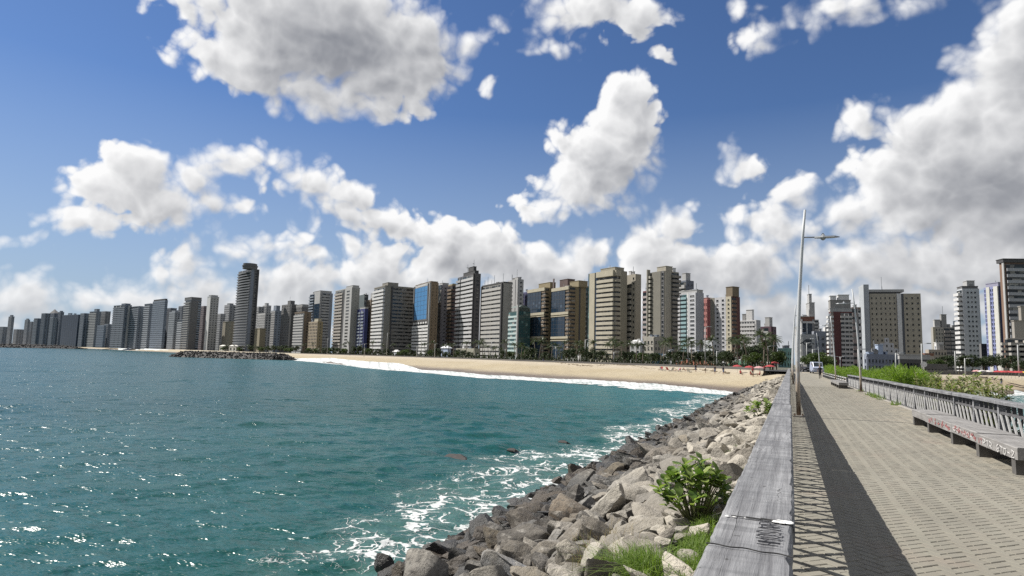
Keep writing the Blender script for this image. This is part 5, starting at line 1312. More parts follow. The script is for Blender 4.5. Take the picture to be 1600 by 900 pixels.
mb = MB()
for q in range(3): mb.lathe([(0, 0), (.9, 0), (.9, .15)], 10, (0, 0, 0))
mb = MB()
for q in (.12, .33, .55): b.fb(mb, 'L', b.wl*(1-q)-1.0, b.wl*(1-q)+.6, b.H-b.fh*2.4, b.H-b.fh*1.8, 0, .1)
mb.build('window', GLASS, b.root)
b = mid('apartment_tower', 'maroon and white banded tower squeezed behind the beige ones', 1004, 1013, 1022, 454, 380, MAROON, 40); b.bands('L', 0, 1, (.42, .37, .37), hgt=.35, proud=.4); b.clad('R', 0, 1, MAROON)
b = mid('apartment_tower', 'tall grey-brown tower with a sawtooth left edge and dark curved balconies right', 1015, 1038, 1061, 423, 320, (.37, .34, .285), 38, nf=21); b.clad('L', .2, .80, (.215, .205, .175), o=.5); b.bands('L', .0, .18, (.40, .38, .33), hgt=.5, proud=1.5); b.grid('L', .82, 1, 1, DGREY, .7, .5); b.clad('R', 0, .42, (.39, .36, .30), o=.5); b.bands('R', .45, 1, (.25, .23, .2), hgt=.45, proud=1.6); b.block(.45, 1.05, .05, .5, 2.2, (.40, .37, .31)); b.strip('L', .0, .6, (.35, .33, .28), z1=b.H+1.5, o=1.9)
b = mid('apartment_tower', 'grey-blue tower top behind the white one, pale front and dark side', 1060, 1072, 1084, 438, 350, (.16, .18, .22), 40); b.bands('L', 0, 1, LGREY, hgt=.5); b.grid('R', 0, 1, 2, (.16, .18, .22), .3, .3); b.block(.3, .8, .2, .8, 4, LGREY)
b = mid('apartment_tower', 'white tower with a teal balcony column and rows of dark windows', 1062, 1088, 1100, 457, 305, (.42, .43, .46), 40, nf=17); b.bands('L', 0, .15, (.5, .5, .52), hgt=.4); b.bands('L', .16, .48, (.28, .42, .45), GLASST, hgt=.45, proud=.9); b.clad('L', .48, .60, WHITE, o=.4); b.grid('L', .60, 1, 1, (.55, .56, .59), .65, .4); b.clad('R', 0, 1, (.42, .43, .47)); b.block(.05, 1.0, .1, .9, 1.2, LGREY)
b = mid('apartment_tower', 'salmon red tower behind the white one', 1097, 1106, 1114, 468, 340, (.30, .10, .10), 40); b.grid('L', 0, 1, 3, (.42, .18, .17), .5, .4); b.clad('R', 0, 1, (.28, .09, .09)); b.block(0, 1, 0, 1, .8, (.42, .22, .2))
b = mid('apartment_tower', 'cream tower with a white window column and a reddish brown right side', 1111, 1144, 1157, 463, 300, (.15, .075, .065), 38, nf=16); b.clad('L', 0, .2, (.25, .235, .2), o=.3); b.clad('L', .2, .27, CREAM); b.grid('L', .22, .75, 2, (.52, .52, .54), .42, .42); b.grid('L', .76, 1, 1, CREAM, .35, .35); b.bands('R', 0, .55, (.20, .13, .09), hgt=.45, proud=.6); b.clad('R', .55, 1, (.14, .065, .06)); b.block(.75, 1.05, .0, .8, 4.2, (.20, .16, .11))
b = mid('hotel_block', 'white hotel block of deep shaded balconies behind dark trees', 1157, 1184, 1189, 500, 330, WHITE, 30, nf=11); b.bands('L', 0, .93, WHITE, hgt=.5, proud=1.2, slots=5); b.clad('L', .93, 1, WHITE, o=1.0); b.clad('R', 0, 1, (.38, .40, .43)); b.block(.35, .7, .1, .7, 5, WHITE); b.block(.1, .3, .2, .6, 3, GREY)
b = mid('apartment_tower', 'short maroon tower with a pale window stripe, right of the white hotel', 1189, 1206, 1214, 510, 380, (.10, .055, .075), 30); b.bands('L', .3, .75, LGREY, hgt=.5, proud=.4); b.clad('L', .75, 1, (.12, .07, .09)); b.grid('R', .3, .8, 1, (.14, .1, .12), .5, .4); b.block(.35, .75, .2, .8, 5, LGREY)
# low buildings along the beach front
def low(name, lb, xl, xc, xr, yt, d, c, a=38, nf=2, cols=(3, 2), roof=None, cat='building'):
    b = B(name, lb, xl, xc, xr, yt, d, a, nf=nf, col_=c, cat=cat); b.grid('L', 0, 1, cols[0], c, .5, .5); b.grid('R', 0, 1, cols[1], c, .5, .5)
    if roof: 
        mb = MB(); z = b.H; o = .8; mb.raw([(-b.wl-o, -o, z), (o, -o, z), (o, b.wr+o, z), (-b.wl-o, b.wr+o, z), (-b.wl+.2*b.wl, b.wr/2, z+1.6), (-.2*b.wl, b.wr/2, z+1.6)], [(0, 1, 5, 4), (1, 2, 5), (2, 3, 4, 5), (3, 0, 4), (3, 2, 1, 0)]); mb.build('roof', plain('roof_tiles', roof, .9, 0, .3, 2), b.root)
    else: b.parapet(c, .6)
    return b
low('beach_house', 'small grey four-storey house under the beige tower, pale gable roof', 985, 1001, 1006, 537, 262, (.42, .43, .43), 30, 4, (2, 1), (.6, .6, .6))
low('low_block', 'low beige annex in front of the tall grey-brown tower', 1006, 1022, 1040, 528, 285, (.37, .35, .31), 38, 4, (3, 4))
low('beach_house', 'bright blue low house on the beach front', 1020, 1029, 1034, 555, 232, (.05, .20, .38), 36, 2, (2, 1))
low('beach_house', 'white low house right of the bright blue one', 1032, 1055, 1061, 556, 230, (.50, .52, .55), 36, 2, (4, 1))
low('beach_house', 'cream low house with a dark opening, behind the red-roofed kiosk', 1078, 1105, 1113, 557, 225, (.50, .46, .33), 36, 2, (3, 1))
low('beach_house', 'white little block with four windows in front of the cream tower', 1100, 1114, 1120, 534, 262, (.55, .57, .60), 36, 4, (2, 1))
b = low('beach_kiosk', 'long open beach kiosk with a low red tiled roof', 1058, 1108, 1114, 571, 196, (.15, .11, .08), 38, 1, (7, 2), (.24, .085, .05))
low('beach_kiosk', 'low kiosk with a dark green roof left of the dark trees', 1142, 1165, 1172, 571, 190, (.12, .15, .12), 36, 1, (4, 1), (.05, .12, .08))
low('beach_house', 'small blue-grey hut with a pale roof among the palms, below the lilac tower', 690, 700, 704, 544, 385, (.35, .42, .55), 38, 1, (2, 1), (.6, .62, .65))
low('beach_house', 'long low cream wall-like building under the dish-mast tower', 713, 742, 748, 546, 372, (.34, .33, .27), 38, 1, (5, 1))
low('beach_kiosk', 'white low kiosk with openings on the sand edge below the twin tan towers', 884, 912, 916, 561, 268, (.50, .50, .49), 38, 1, (7, 1))
low('beach_house', 'little white house on the beach front before the broad dark banded wing', 614, 621, 625, 550, 470, (.55, .57, .62), 38, 1, (2, 1), (.5, .5, .5))
low('beach_house', 'tiny pale house on the sand edge beside the brown balconies tower', 524, 534, 538, 549, 560, (.55, .53, .48), 40, 1, (3, 1))
low('beach_kiosk', 'pale beach tent just left of the tall dark tower foot', 343, 350, 354, 541, 830, (.6, .58, .5), 40, 1, (2, 1), (.65, .63, .58))
low('beach_kiosk', 'longer pale beach tent just right of the tall dark tower foot', 358, 369, 373, 541, 815, (.6, .58, .52), 40, 1, (2, 1), (.65, .63, .6))

# --- right of the sea railing
b = low('low_block', 'low teal building at the far end of the beach, left of the lamp posts', 1217, 1230, 1240, 546, 300, (.22, .40, .38), 60, 3, (3, 3))
b = mid('apartment_tower', 'pale banded tower sliver just right of the nearest lamp post', 1243, 1245, 1253, 510, 420, LGREY, 80); b.bands('R', 0, 1, LGREY, hgt=.5, proud=.4); b.clad('L', 0, 1, LGREY)
b = mid('office_building', 'white-framed building with a dark blue glass front and red-brown top', 1246, 1253, 1281, 499, 330, WHITE, 80, nf=14); b.clad('R', 0, .08, WHITE, o=.7); b.curtain('R', .08, .62, GLASSB, z0=b.H*.42, z1=b.H*.92, nx=4, o=.3); b.clad('R', .62, .74, (.30, .30, .31), o=.4); b.bands('R', .74, 1, LGREY, hgt=.5); b.clad('R', 0, .74, WHITE, z0=b.H*.92, z1=b.H*.96, o=.7); b.clad('R', -.02, .76, (.23, .11, .08), z0=b.H*.962, z1=b.H*1.06, o=.3, name='attic'); b.block(.1, .8, .55, .85, 8, LGREY); b.block(.2, .6, .6, .75, 4, LGREY, b.H+8.3, 'tank_house'); b.antenna(.4, .65, 9, b.H+8)
b = low('office_building', 'grey block with a round dark emblem, in front of the blue glass building', 1251, 1254, 1274, 525, 240, (.40, .41, .41), 80, 5, (2, 1)); 
mb = MB(); yc, zc = b.wr*.38, b.H*.80
for r0, r1 in ((.42, .62),):
    vs = [(.34, yc+r*2.2*math.cos(2*PI*k/20), zc+r*1.5*math.sin(2*PI*k/20)) for r in (r0, r1) for k in range(20)]; mb.raw(vs, [(k, (k+1) % 20, 20+(k+1) % 20, 20+k) for k in range(20)])
mb.bar((.35, yc-2.2, zc-.5), (.35, yc-.4, zc+.9), .06, .3); mb.bar((.35, yc+.4, zc+.9), (.35, yc+2.2, zc-.5), .06, .3); tag(mb.build('emblem', plain('emblem_paint', (.05, .06, .07), .6), b.root), kind='stuff')
b = low('low_block', 'grey-blue block with square windows, right of the emblem block', 1271, 1274, 1291, 520, 255, (.25, .27, .31), 80, 5, (1, 2))
b = mid('apartment_tower', 'pale gridded tower behind, left of the maroon brick one', 1288, 1291, 1302, 511, 380, LGREY, 82); b.grid('R', 0, 1, 4, LGREY, .6, .5); b.clad('L', 0, 1, WHITE)
low('low_block', 'low reddish block below the pale gridded tower', 1287, 1290, 1302, 541, 300, (.30, .16, .13), 82, 3, (1, 3))
b = mid('apartment_tower', 'maroon brick tower with white balconies and a white top storey', 1297, 1300, 1334, 487, 285, (.15, .055, .055), 83, nf=13); b.bands('L', 0, 1, WHITE, hgt=.4, proud=1.0); b.clad('R', 0, .13, (.28, .24, .22), o=.3); b.bands('R', 0, .12, WHITE, hgt=.35, proud=.8); b.clad('R', .13, .45, (.13, .05, .05), o=.4); b.bands('R', .45, 1, (.52, .50, .48), hgt=.38, proud=1.0, slots=2); b.block(-.02, 1.02, -.02, 1.0, 1.2, LGREY, None, 'cornice'); b.block(.0, .98, .0, .95, 3.0, (.30, .29, .28), b.H+1.5); b.block(.1, .8, .4, .9, 5.2, WHITE, b.H+1.5, 'tank_house'); b.block(.1, .8, .02, .3, 1.5, WHITE, b.H+4.8, 'tank_house')
b = mid('apartment_tower', 'brown and white banded tower between the maroon brick one and the big hotel', 1331, 1334, 1348, 480, 330, (.30, .22, .18), 83); b.bands('R', 0, .55, (.36, .30, .28), hgt=.5, proud=.5); b.clad('R', .55, .68, LGREY); b.bands('R', .7, 1, WHITE, hgt=.5, proud=.5); b.clad('L', 0, 1, (.3, .22, .18))
# the big hotel
def hotel():
    # left pylon, main slab, white pier, right slab
    b = mid('hotel_building', 'big grey-beige hotel slab with a grid of small square windows', 1350, 1357, 1443, 459, 400, (.42, .385, .315), 84, nf=14)
    W = b.wr
    z1 = b.H
    b.clad('L', 0, 1, (.30, .36, .44), o=.2)
    # main grid: 6 columns, right grid: 3 columns, the white pier between
    b.grid('R', .06, .56, 6, (.43, .395, .325), .30, .36, sill=.32)
    b.grid('R', .69, 1.0, 3, (.42, .385, .315), .32, .36, sill=.32)
    b.clad('R', .565, .64, (.74, .74, .74), o=.9, name='white_pier'); b.clad('R', .64, .69, (.13, .14, .16), o=.15); b.clad('R', .0, .06, (.13, .15, .19), o=.15)
    # painted stepped pale patch, low on the slab
    pale = wallmat((.60, .61, .64)); cw = W*.50/6; fh = b.fh; mb = MB()
    for q in range(6):
        top_ = (3, 4, 5, 6, 5, 4)[q]
        for k in range(top_):
            s0 = W*.06+q*cw; w0 = (cw-cw*.30)/2; e = .318
            b.fb(mb, 'R', s0, s0+w0, k*fh, k*fh+fh, .30, e); b.fb(mb, 'R', s0+cw-w0, s0+cw, k*fh, k*fh+fh, .30, e)
            b.fb(mb, 'R', s0+w0, s0+cw-w0, k*fh, k*fh+.28*fh, .30, e); b.fb(mb, 'R', s0+w0, s0+cw-w0, k*fh+.70*fh, k*fh+fh, .30, e)
    mb.build('painted_patch', pale, b.root)
    # roof slab and left pylon top
    mb = MB(); mb.box(-b.wl, .5, W*.02, W*.70, b.H+.9, b.H+2.3); mb.build('roof_slab', wallmat(LGREY), b.root)
    mb = MB(); mb.box(-b.wl+.5, .3, W*.05, W*.60, b.H+.003, b.H+.9); mb.build('attic', wallmat(DARK), b.root)
    mb = MB(); mb.box(-b.wl, 1.2, -W*.055, W*.045, -.5, b.H+5.0); mb.build('pylon', wallmat((.42, .45, .48)), b.root)
    b.antenna(.4, .35, 8, b.H+2)
hotel()
b = low('low_block', 'blue and white low pavilion in front of the hotel, behind the bushes', 1352, 1356, 1404, 556, 230, (.25, .28, .34), 84, 2, (1, 9))
mb = MB(); 
for k, (f0, f1, h) in enumerate(((.05, .2, 1.0), (.36, .52, 3.4), (.60, .66, 1.2))): b.block(-.1, 1, f0, f1, h, (.40, .48, .62), None, 'roof_box')
b = B('canopy_building', 'long flat grey canopy building beside the hotel, dark underneath', 1404, 1406, 1452, 561, 225, 84, nf=1, col_=(.10, .10, .105)); b.block(-.2, 1.2, -.01, 1.02, 1.2, LGREY, None, 'roof_slab'); b.grid('R', 0, 1, 9, (.10, .10, .10), .7, .6)
b = B('rubble_wall', 'dark grey stone wall with arched gaps, right of the tall bush', 1440, 1443, 1480, 568, 190, 84, nf=1, col_=(.14, .13, .12), cat='wall'); b.grid('R', 0, 1, 7, (.15, .14, .13), .35, .5, GLASS, sill=.15)
b = mid('apartment_tower', 'cream and grey apartment block with a stepped roof, right of the hotel', 1457, 1460, 1497, 511, 430, (.36, .35, .33), 84, nf=11); b.clad('R', 0, .1, CREAM, o=.5); b.grid('R', .1, .45, 3, (.46, .44, .40), .4, .5); b.bands('R', .48, .72, (.30, .28, .27), hgt=.5); b.bands('R', .74, 1, (.36, .35, .35), hgt=.5); b.block(.1, .9, .1, .35, 4, LGREY); b.block(.1, .9, .4, .62, 7, GREY); b.antenna(.5, .5, 5, b.H+7)
b = mid('apartment_tower', 'grey tower joined behind the cream stepped block', 1488, 1491, 1506, 508, 450, (.33, .33, .34), 84); b.bands('R', .1, .9, (.36, .36, .37), hgt=.5, proud=.5)
b = mid('low_block', 'low mixed cream houses at the foot of the stepped block', 1447, 1452, 1480, 546, 330, (.40, .35, .29), 84, nf=4); b.grid('R', 0, 1, 6, (.42, .38, .33), .5, .5); b.block(.1, .8, .5, .9, 3, WHITE)
b = mid('low_block', 'low white house with a terracotta roof beside the hotel', 1443, 1446, 1460, 556, 300, (.5, .45, .4), 84, nf=2); b.grid('R', 0, 1, 3, (.5, .45, .4), .5, .5); b.block(0, 1, 0, 1, .8, (.30, .15, .10), None, 'roof')
b = mid('apartment_tower', 'slim white tower with balconies down its left side and a roof frame', 1501, 1509, 1536, 451, 360, (.50, .53, .56), 80, nf=17); b.bands('L', 0, 1, WHITE, hgt=.45, proud=1.6); b.clad('R', 0, .22, (.55, .57, .60), o=.3); b.grid('R', .22, .86, 3, (.52, .55, .58), .55, .36); b.clad('R', .86, 1, (.47, .5, .54), o=.3); b.block(.0, 1, .02, .95, 1.0, DGREY); b.block(.1, .9, .35, .8, 3.6, LGREY)
b = mid('office_building', 'low dark glass block behind trees, right of the slim white tower', 1532, 1535, 1551, 537, 340, DGREY, 84, nf=6); b.curtain('R', 0, 1, GLASS, nx=6)
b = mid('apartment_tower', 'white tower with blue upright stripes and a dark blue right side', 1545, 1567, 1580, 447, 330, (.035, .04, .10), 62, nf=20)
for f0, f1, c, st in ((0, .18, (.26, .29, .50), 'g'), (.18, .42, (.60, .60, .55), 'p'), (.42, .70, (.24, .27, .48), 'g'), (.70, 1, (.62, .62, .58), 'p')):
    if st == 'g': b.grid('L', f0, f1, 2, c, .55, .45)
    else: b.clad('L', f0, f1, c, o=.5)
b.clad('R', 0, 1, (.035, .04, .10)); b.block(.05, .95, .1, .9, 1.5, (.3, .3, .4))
b = mid('apartment_tower', 'tall dark tower of white horizontal bands at the right edge', 1572, 1580, 1640, 410, 300, (.13, .085, .065), 72, nf=18); b.clad('L', 0, 1, (.22, .14, .10), o=.3); b.strip('L', .9, 1.5, LGREY, o=.6); b.bands('R', .02, 1, (.38, .39, .42), GLASS, hgt=.38, proud=.6); b.block(-.3, 1.1, -.06, 1.0, 1.2, DARK, None, 'roof_slab')
b = mid('apartment_block', 'terraced concrete block of wide balconies at the right edge', 1573, 1577, 1625, 528, 240, (.36, .34, .31), 80, nf=7); b.bands('R', 0, 1, (.40, .38, .35), hgt=.42, proud=1.8, slots=3); b.bands('L', 0, 1, (.42, .40, .37), hgt=.42, proud=1.5); b.block(.0, 1, .25, .9, 5, (.33, .31, .28)); b.block(.0, 1, .5, .9, 4, (.3, .28, .25), b.H+5.3)

# tanks, lift motors and aerials on the roofs
rk = random.Random(12)
for b in BL:
    if b.far or b.d > 720 or b.wl < 3: continue
    for k in range(rk.randrange(1, 4)):
        fx, fy = rk.uniform(.1, .75), rk.uniform(.1, .7); w_ = min(.2, 2.6/b.wl); v_ = min(.2, 2.6/b.wr)
        b.block(fx, fx+w_, fy, fy+v_, rk.uniform(.8, 2.2), rk.choice((LGREY, GREY, WHITE, BLUEG)), None, 'roof_tank')
    if rk.random() < .6: b.antenna(rk.uniform(.2, .9), rk.uniform(.1, .6), rk.uniform(2, 5))

# ------------------------------------------------------------------ trees of the beach front
PALMLEAF = leafmat('palm_leaf', (.024, .038, .013), (.055, .075, .025), .2, .5)
DARKLEAF = leafmat('dark_tree_leaf', (.014, .026, .008), (.036, .056, .016), .2, .55)
MIDLEAF = leafmat('tree_leaf', (.03, .055, .013), (.075, .105, .028), .3, .55)
PBARK = plain('palm_bark', (.17, .14, .11), .9, 0, .3, 3)
def palm_proto(seed, H):
    rng = random.Random(seed); root = empty('coconut_palm', (0, 0, 0), 0, 'coconut palm', 'palm tree')
    bx, by = rng.gauss(0, .5), rng.gauss(0, .4); mb = MB()
    pts = [(bx*t*t, by*t*t, H*t-.2) for t in (0, .3, .6, 1)]; mb.tube(pts, [.20, .15, .13, .11], 7); mb.build('trunk', PBARK, root, smooth=True)
    cr = MB(); top = Vector((bx, by, H-.2))
    for k in range(15):
        az = k*2.4+rng.random()*.4; el = rng.uniform(-.35, 1.15); L = rng.uniform(2.0, 2.9); d = Vector((math.cos(az)*math.cos(el), math.sin(az)*math.cos(el), math.sin(el)))
        side = Vector((-math.sin(az), math.cos(az), 0)); prev = top; P = [top]
        for i in range(1, 8):
            t = i/7; P.append(top+d*L*t+Vector((0, 0, -1.0*t*t*L*.42)))
        for i in range(7):
            a, b = P[i], P[i+1]; cr.tint = rng.random()
            for s in (-1, 1):
                for q in (0, .5):
                    c0 = a.lerp(b, q); c1 = a.lerp(b, q+.42); w = .62*math.sin(PI*(.12+.86*(i+q)/7))
                    tip = c1+side*s*w+Vector((0, 0, -.38*w))+(b-a)*.5
                    cr.poly([c0, c1, tip])
            cr.bar(a, b, .05, .03)
    cr.build('crown', PALMLEAF, root, tint=True); return root
def tree_proto(seed, H, R, n, leaf, name='broad_tree', leafsize=.34, squash=.75):
    rng = random.Random(seed); root = empty(name, (0, 0, 0), 0, 'tree', 'tree'); tr = MB(); cr = MB()
    hz = H*.40; tr.tube([(0, 0, -.3), (.05*R, 0, hz*.6), (.08*R, .03*R, hz)], [.05*H*.5, .04*H*.5, .035*H*.5], 7)
    cl = []
    for k in range(22):
        a = rng.random()*6.28; r = R*math.sqrt(rng.random())*.82; z = H*(.42+.46*rng.random()*(1-.5*(r/R)**2)); c = Vector((r*math.cos(a), r*math.sin(a), z)); cl.append((c, R*rng.uniform(.22, .42)))
        if k < 9: tr.tube([(.08*R, .03*R, hz*.9), Vector((.04*R, 0, hz)).lerp(c, .55)+Vector((0, 0, .04*H)), c], [.018*H, .011*H, .004*H], 5)
    for _ in range(n):
        c, r = cl[rng.randrange(len(cl))]; d = Vector((rng.gauss(0, 1), rng.gauss(0, 1), rng.gauss(0, 1))).normalized()*r*rng.random()**.4
        q = c+Vector((d.x, d.y, d.z*squash)); s = leafsize*rng.uniform(.6, 1.3); u = Vector((rng.gauss(0, 1), rng.gauss(0, 1), rng.gauss(0, .7))).normalized(); w = u.cross(Vector((rng.gauss(0, 1), rng.gauss(0, 1), rng.gauss(0, 1)))).normalized()*s*.4
        cr.tint = rng.random(); cr.poly([q-u*s*.5, q+w, q+u*s*.5, q-w])
    cr.build('crown', leaf, root, tint=True); tr.build('trunk', BARK, root, smooth=True); return root
PALMS = [palm_proto(i, h) for i, h in enumerate((6.8, 7.6, 8.4, 6.2))]
TREES = [tree_proto(20, 7.0, 3.6, 2600, DARKLEAF), tree_proto(21, 6.0, 3.2, 2400, DARKLEAF), tree_proto(22, 5.2, 3.0, 2400, MIDLEAF), tree_proto(23, 8.5, 4.6, 3400, DARKLEAF)]
used = set()
def place(protos, k, loc, rz, sc, label, cat, group):
    p = protos[k]; o = p if id(p) not in used else copy_tree(p); used.add(id(p))
    o.location = loc; o.rotation_euler = (0, 0, rz); o.scale = (sc, sc, sc); o['label'] = label; o['category'] = cat; o['group'] = group
    return o
def short(lb):
    w = lb.replace(',', '').split(); return ' '.join(w[:7])
LANDMARK = [(350, 'the low olive block'), (377, 'the tallest dark tower'), (398, 'the grey tower beside the tallest one'), (412, 'the pale recessed tower'), (428, 'the dark-topped grey tower'), (445, 'the big plain dark slab tower'), (470, 'the banded tower with a brown side'), (490, 'the square beige hotel block'), (507, 'the blue-edged grey tower'), (538, 'the brown-and-white balcony tower'), (562, 'the vivid blue-fronted tower'), (580, 'the light brown tower'), (612, 'the broad dark banded wing'), (655, 'the tower with the sky-blue panel'), (690, 'the lilac-grey tower'), (706, 'the dark reddish tower'), (728, 'the tower with roof dishes'), (770, 'the wavy-balcony tower'), (808, 'the green glass building'), (838, 'the left twin tan tower'), (880, 'the right twin tan tower'), (918, 'the cream tower strip'), (948, 'the big cream tower'), (985, 'the beige tower with three top openings'), (1006, 'the maroon banded tower'), (1035, 'the tall grey-brown tower'), (1078, 'the teal-column white tower'), (1104, 'the salmon red tower'), (1135, 'the cream tower with reddish side'), (1172, 'the white hotel block'), (1202, 'the short maroon tower'), (1225, 'the low teal building')]
def landmark(px): return min(LANDMARK, key=lambda t: abs(t[0]-px))[1]
rng = random.Random(31); cnt = {}
ORD = ['first', 'second', 'third', 'fourth', 'fifth', 'sixth', 'seventh', 'eighth', 'ninth', 'tenth', 'eleventh', 'twelfth', 'thirteenth', 'fourteenth', 'fifteenth', 'sixteenth', 'seventeenth', 'eighteenth', 'nineteenth', 'twentieth']
plist = []
x = 566.0
while x < 1208:
    if rng.random() < .92: plist.append((x, 'p' if rng.random() < .55 else 't'))
    x += rng.uniform(3.2, 7)
x = 348.0
while x < 566:
    plist.append((x, 't' if rng.random() < .7 else 'p')); x += rng.uniform(4.0, 9)
plist += [(1168, 'T'), (1180, 'T'), (1190, 'T'), (1203, 't'), (1213, 't')]
plist.sort()
bdist = [(348, 790), (440, 690), (480, 600), (545, 560), (600, 495), (665, 440), (705, 395), (750, 360), (800, 330), (850, 305), (900, 285), (950, 268), (1000, 250), (1050, 222), (1100, 215), (1150, 215), (1215, 225)]
for px, kd in plist:
    d = min(bak(px)+rng.uniform(6, 34), interp(px, bdist)) if kd != 'T' else 238
    if bak(px)+5 > d: d = bak(px)+5
    loc = onray(px, d, GZ-.05); lm = landmark(px); key = (kd.lower(), lm); cnt[key] = cnt.get(key, 0)+1
    o_ = ORD[min(cnt[key]-1, 19)]
    if kd == 'p': place(PALMS, rng.randrange(4), loc, rng.random()*6.28, rng.uniform(.8, 1.15)*(1.0 if d < 420 else .95), '%s coconut palm from the left in front of %s' % (o_, lm), 'palm tree', 'palms along the beach front')
    elif kd == 't': place(TREES, rng.randrange(3), loc, rng.random()*6.28, rng.uniform(.6, .95)*(1.0 if d < 450 else 1.15), '%s leafy tree from the left in front of %s' % (o_, lm), 'tree', 'dark trees along the beach front')
    else: place(TREES, 3, loc, rng.random()*6.28, rng.uniform(1.0, 1.25), '%s big dense dark tree before %s' % (o_, lm), 'tree', 'dark trees along the beach front')
# trees right of the promenade
for i, (px, d, k, sc, lb) in enumerate(((1268, 142, 2, .75, 'green street tree beside the parked cars at the end of the promenade'), (1281, 138, 2, .8, 'green street tree just behind the walking person'), (1293, 150, 2, .7, 'small street tree left of the last white lamp post'), (1213, 215, 0, .9, 'dark tree by the low teal building left of the lamp posts'), (1462, 215, 2, .8, 'light green tree at the stone wall behind the sand'), (1478, 222, 1, .9, 'olive tree right of the stone wall'), (1500, 240, 0, .9, 'dark tree at the foot of the slim white tower'), (1519, 240, 1, 1.0, 'dark round tree right of the slim white tower foot'), (1538, 245, 3, .75, 'dark dense tree below the low dark glass block'), (1560, 250, 3, .85, 'biggest dark tree at the foot of the blue-striped tower'), (1576, 235, 0, .9, 'dark tree left of the terraced concrete block'), (1595, 215, 1, .7, 'dark tree at the right edge below the terraced block'))):
    place(TREES, k, onray(px, d, GZ-.05), i*1.7, sc, lb, 'tree', 'trees right of the promenade')
# clipped hedge and a strip of painted shade between the sand and the avenue
HEDGE = leafmat('hedge_leaf', (.014, .024, .009), (.042, .056, .02), .15, .6)
def hedge(p0, p1, off, h, label, seed):
    rng = random.Random(seed); mb = MB()
    n = int((p1-p0)*40)
    for _ in range(n):
        px = rng.uniform(p0, p1); d = bak(px)+off+rng.uniform(0, 2.5); q = onray(px, d, GZ+h*rng.random()**.7*(.6+.4*math.sin(px*.7)+.25*math.sin(px*2.3))); s = .5*rng.uniform(.5, 1.2)*d/250
        u = Vector((rng.gauss(0, 1), rng.gauss(0, 1), rng.gauss(0, .6))).normalized(); w = u.cross(Vector((rng.gauss(0, 1), rng.gauss(0, 1), rng.gauss(0, 1)))).normalized()*s*.4; mb.tint = rng.random()
        mb.poly([q-u*s*.5, q+w, q+u*s*.5, q-w])
    tag(mb.build('hedge', HEDGE, tint=True), label, 'hedge', None, 'stuff')
hedge(470, 1205, 5, 2.6, 'long dark band of low scrub between the sand and the towers', 1)
mb = MB(); vs = []
for k in range(61):
    px = 470+k*12.2; p = onray(px, bak(px)+3.5); q = onray(px, bak(px)+4.0); vs += [(p.x, p.y, GZ-.3), (p.x, p.y, GZ+.55), (q.x, q.y, GZ+.55)]
mb.raw(vs, [(i*3+j, i*3+j+1, (i+1)*3+j+1, (i+1)*3+j) for i in range(60) for j in range(2)])
tag(mb.build('seafront_strip', wallmat((.12, .115, .11))), 'low dark strip of painted shade along the top of the left beach', 'wall')  # dark strip coloured as the shade under the beach-front plants
mb = MB(); vs = []
for k in range(31):
    t = 1.2+k*4.2/30; p = lerpl(RB, t)+Vector((0, 3, 0)); vs += [(p.x, p.y, GZ-.3), (p.x, p.y, GZ+.9), (p.x, p.y+.5, GZ+.9)]
mb.raw(vs, [(i*3+j, i*3+j+1, (i+1)*3+j+1, (i+1)*3+j) for i in range(30) for j in range(2)])
tag(mb.build('seafront_strip', wallmat((.16, .15, .14))), 'low grey wall behind the right-hand sand', 'wall')
# dark undergrowth on the land side of the promenade
rng = random.Random(8); mb = MB()
for _ in range(30000):
    y = 8+68*rng.random(); x = 5.0+7.5*rng.random(); z = slope_z(x)+.85*rng.random()**1.3*(.6+.5*math.sin(x*1.9+y*.8)+.3*math.sin(y*2.1)); s = rng.uniform(.10, .24)
    if z > -.25: continue
    u = Vector((rng.gauss(0, 1), rng.gauss(0, 1), rng.gauss(.4, .6))).normalized(); w = u.cross(Vector((rng.gauss(0, 1), rng.gauss(0, 1), rng.gauss(0, 1)))).normalized()*s*.3; mb.tint = rng.random(); q = Vector((x, y, z))
    mb.poly([q, q+u*s*.5+w, q+u*s, q+u*s*.5-w])
tag(mb.build('undergrowth', HEDGE, tint=True), 'dark undergrowth seen through the land-side railing', None, None, 'stuff')

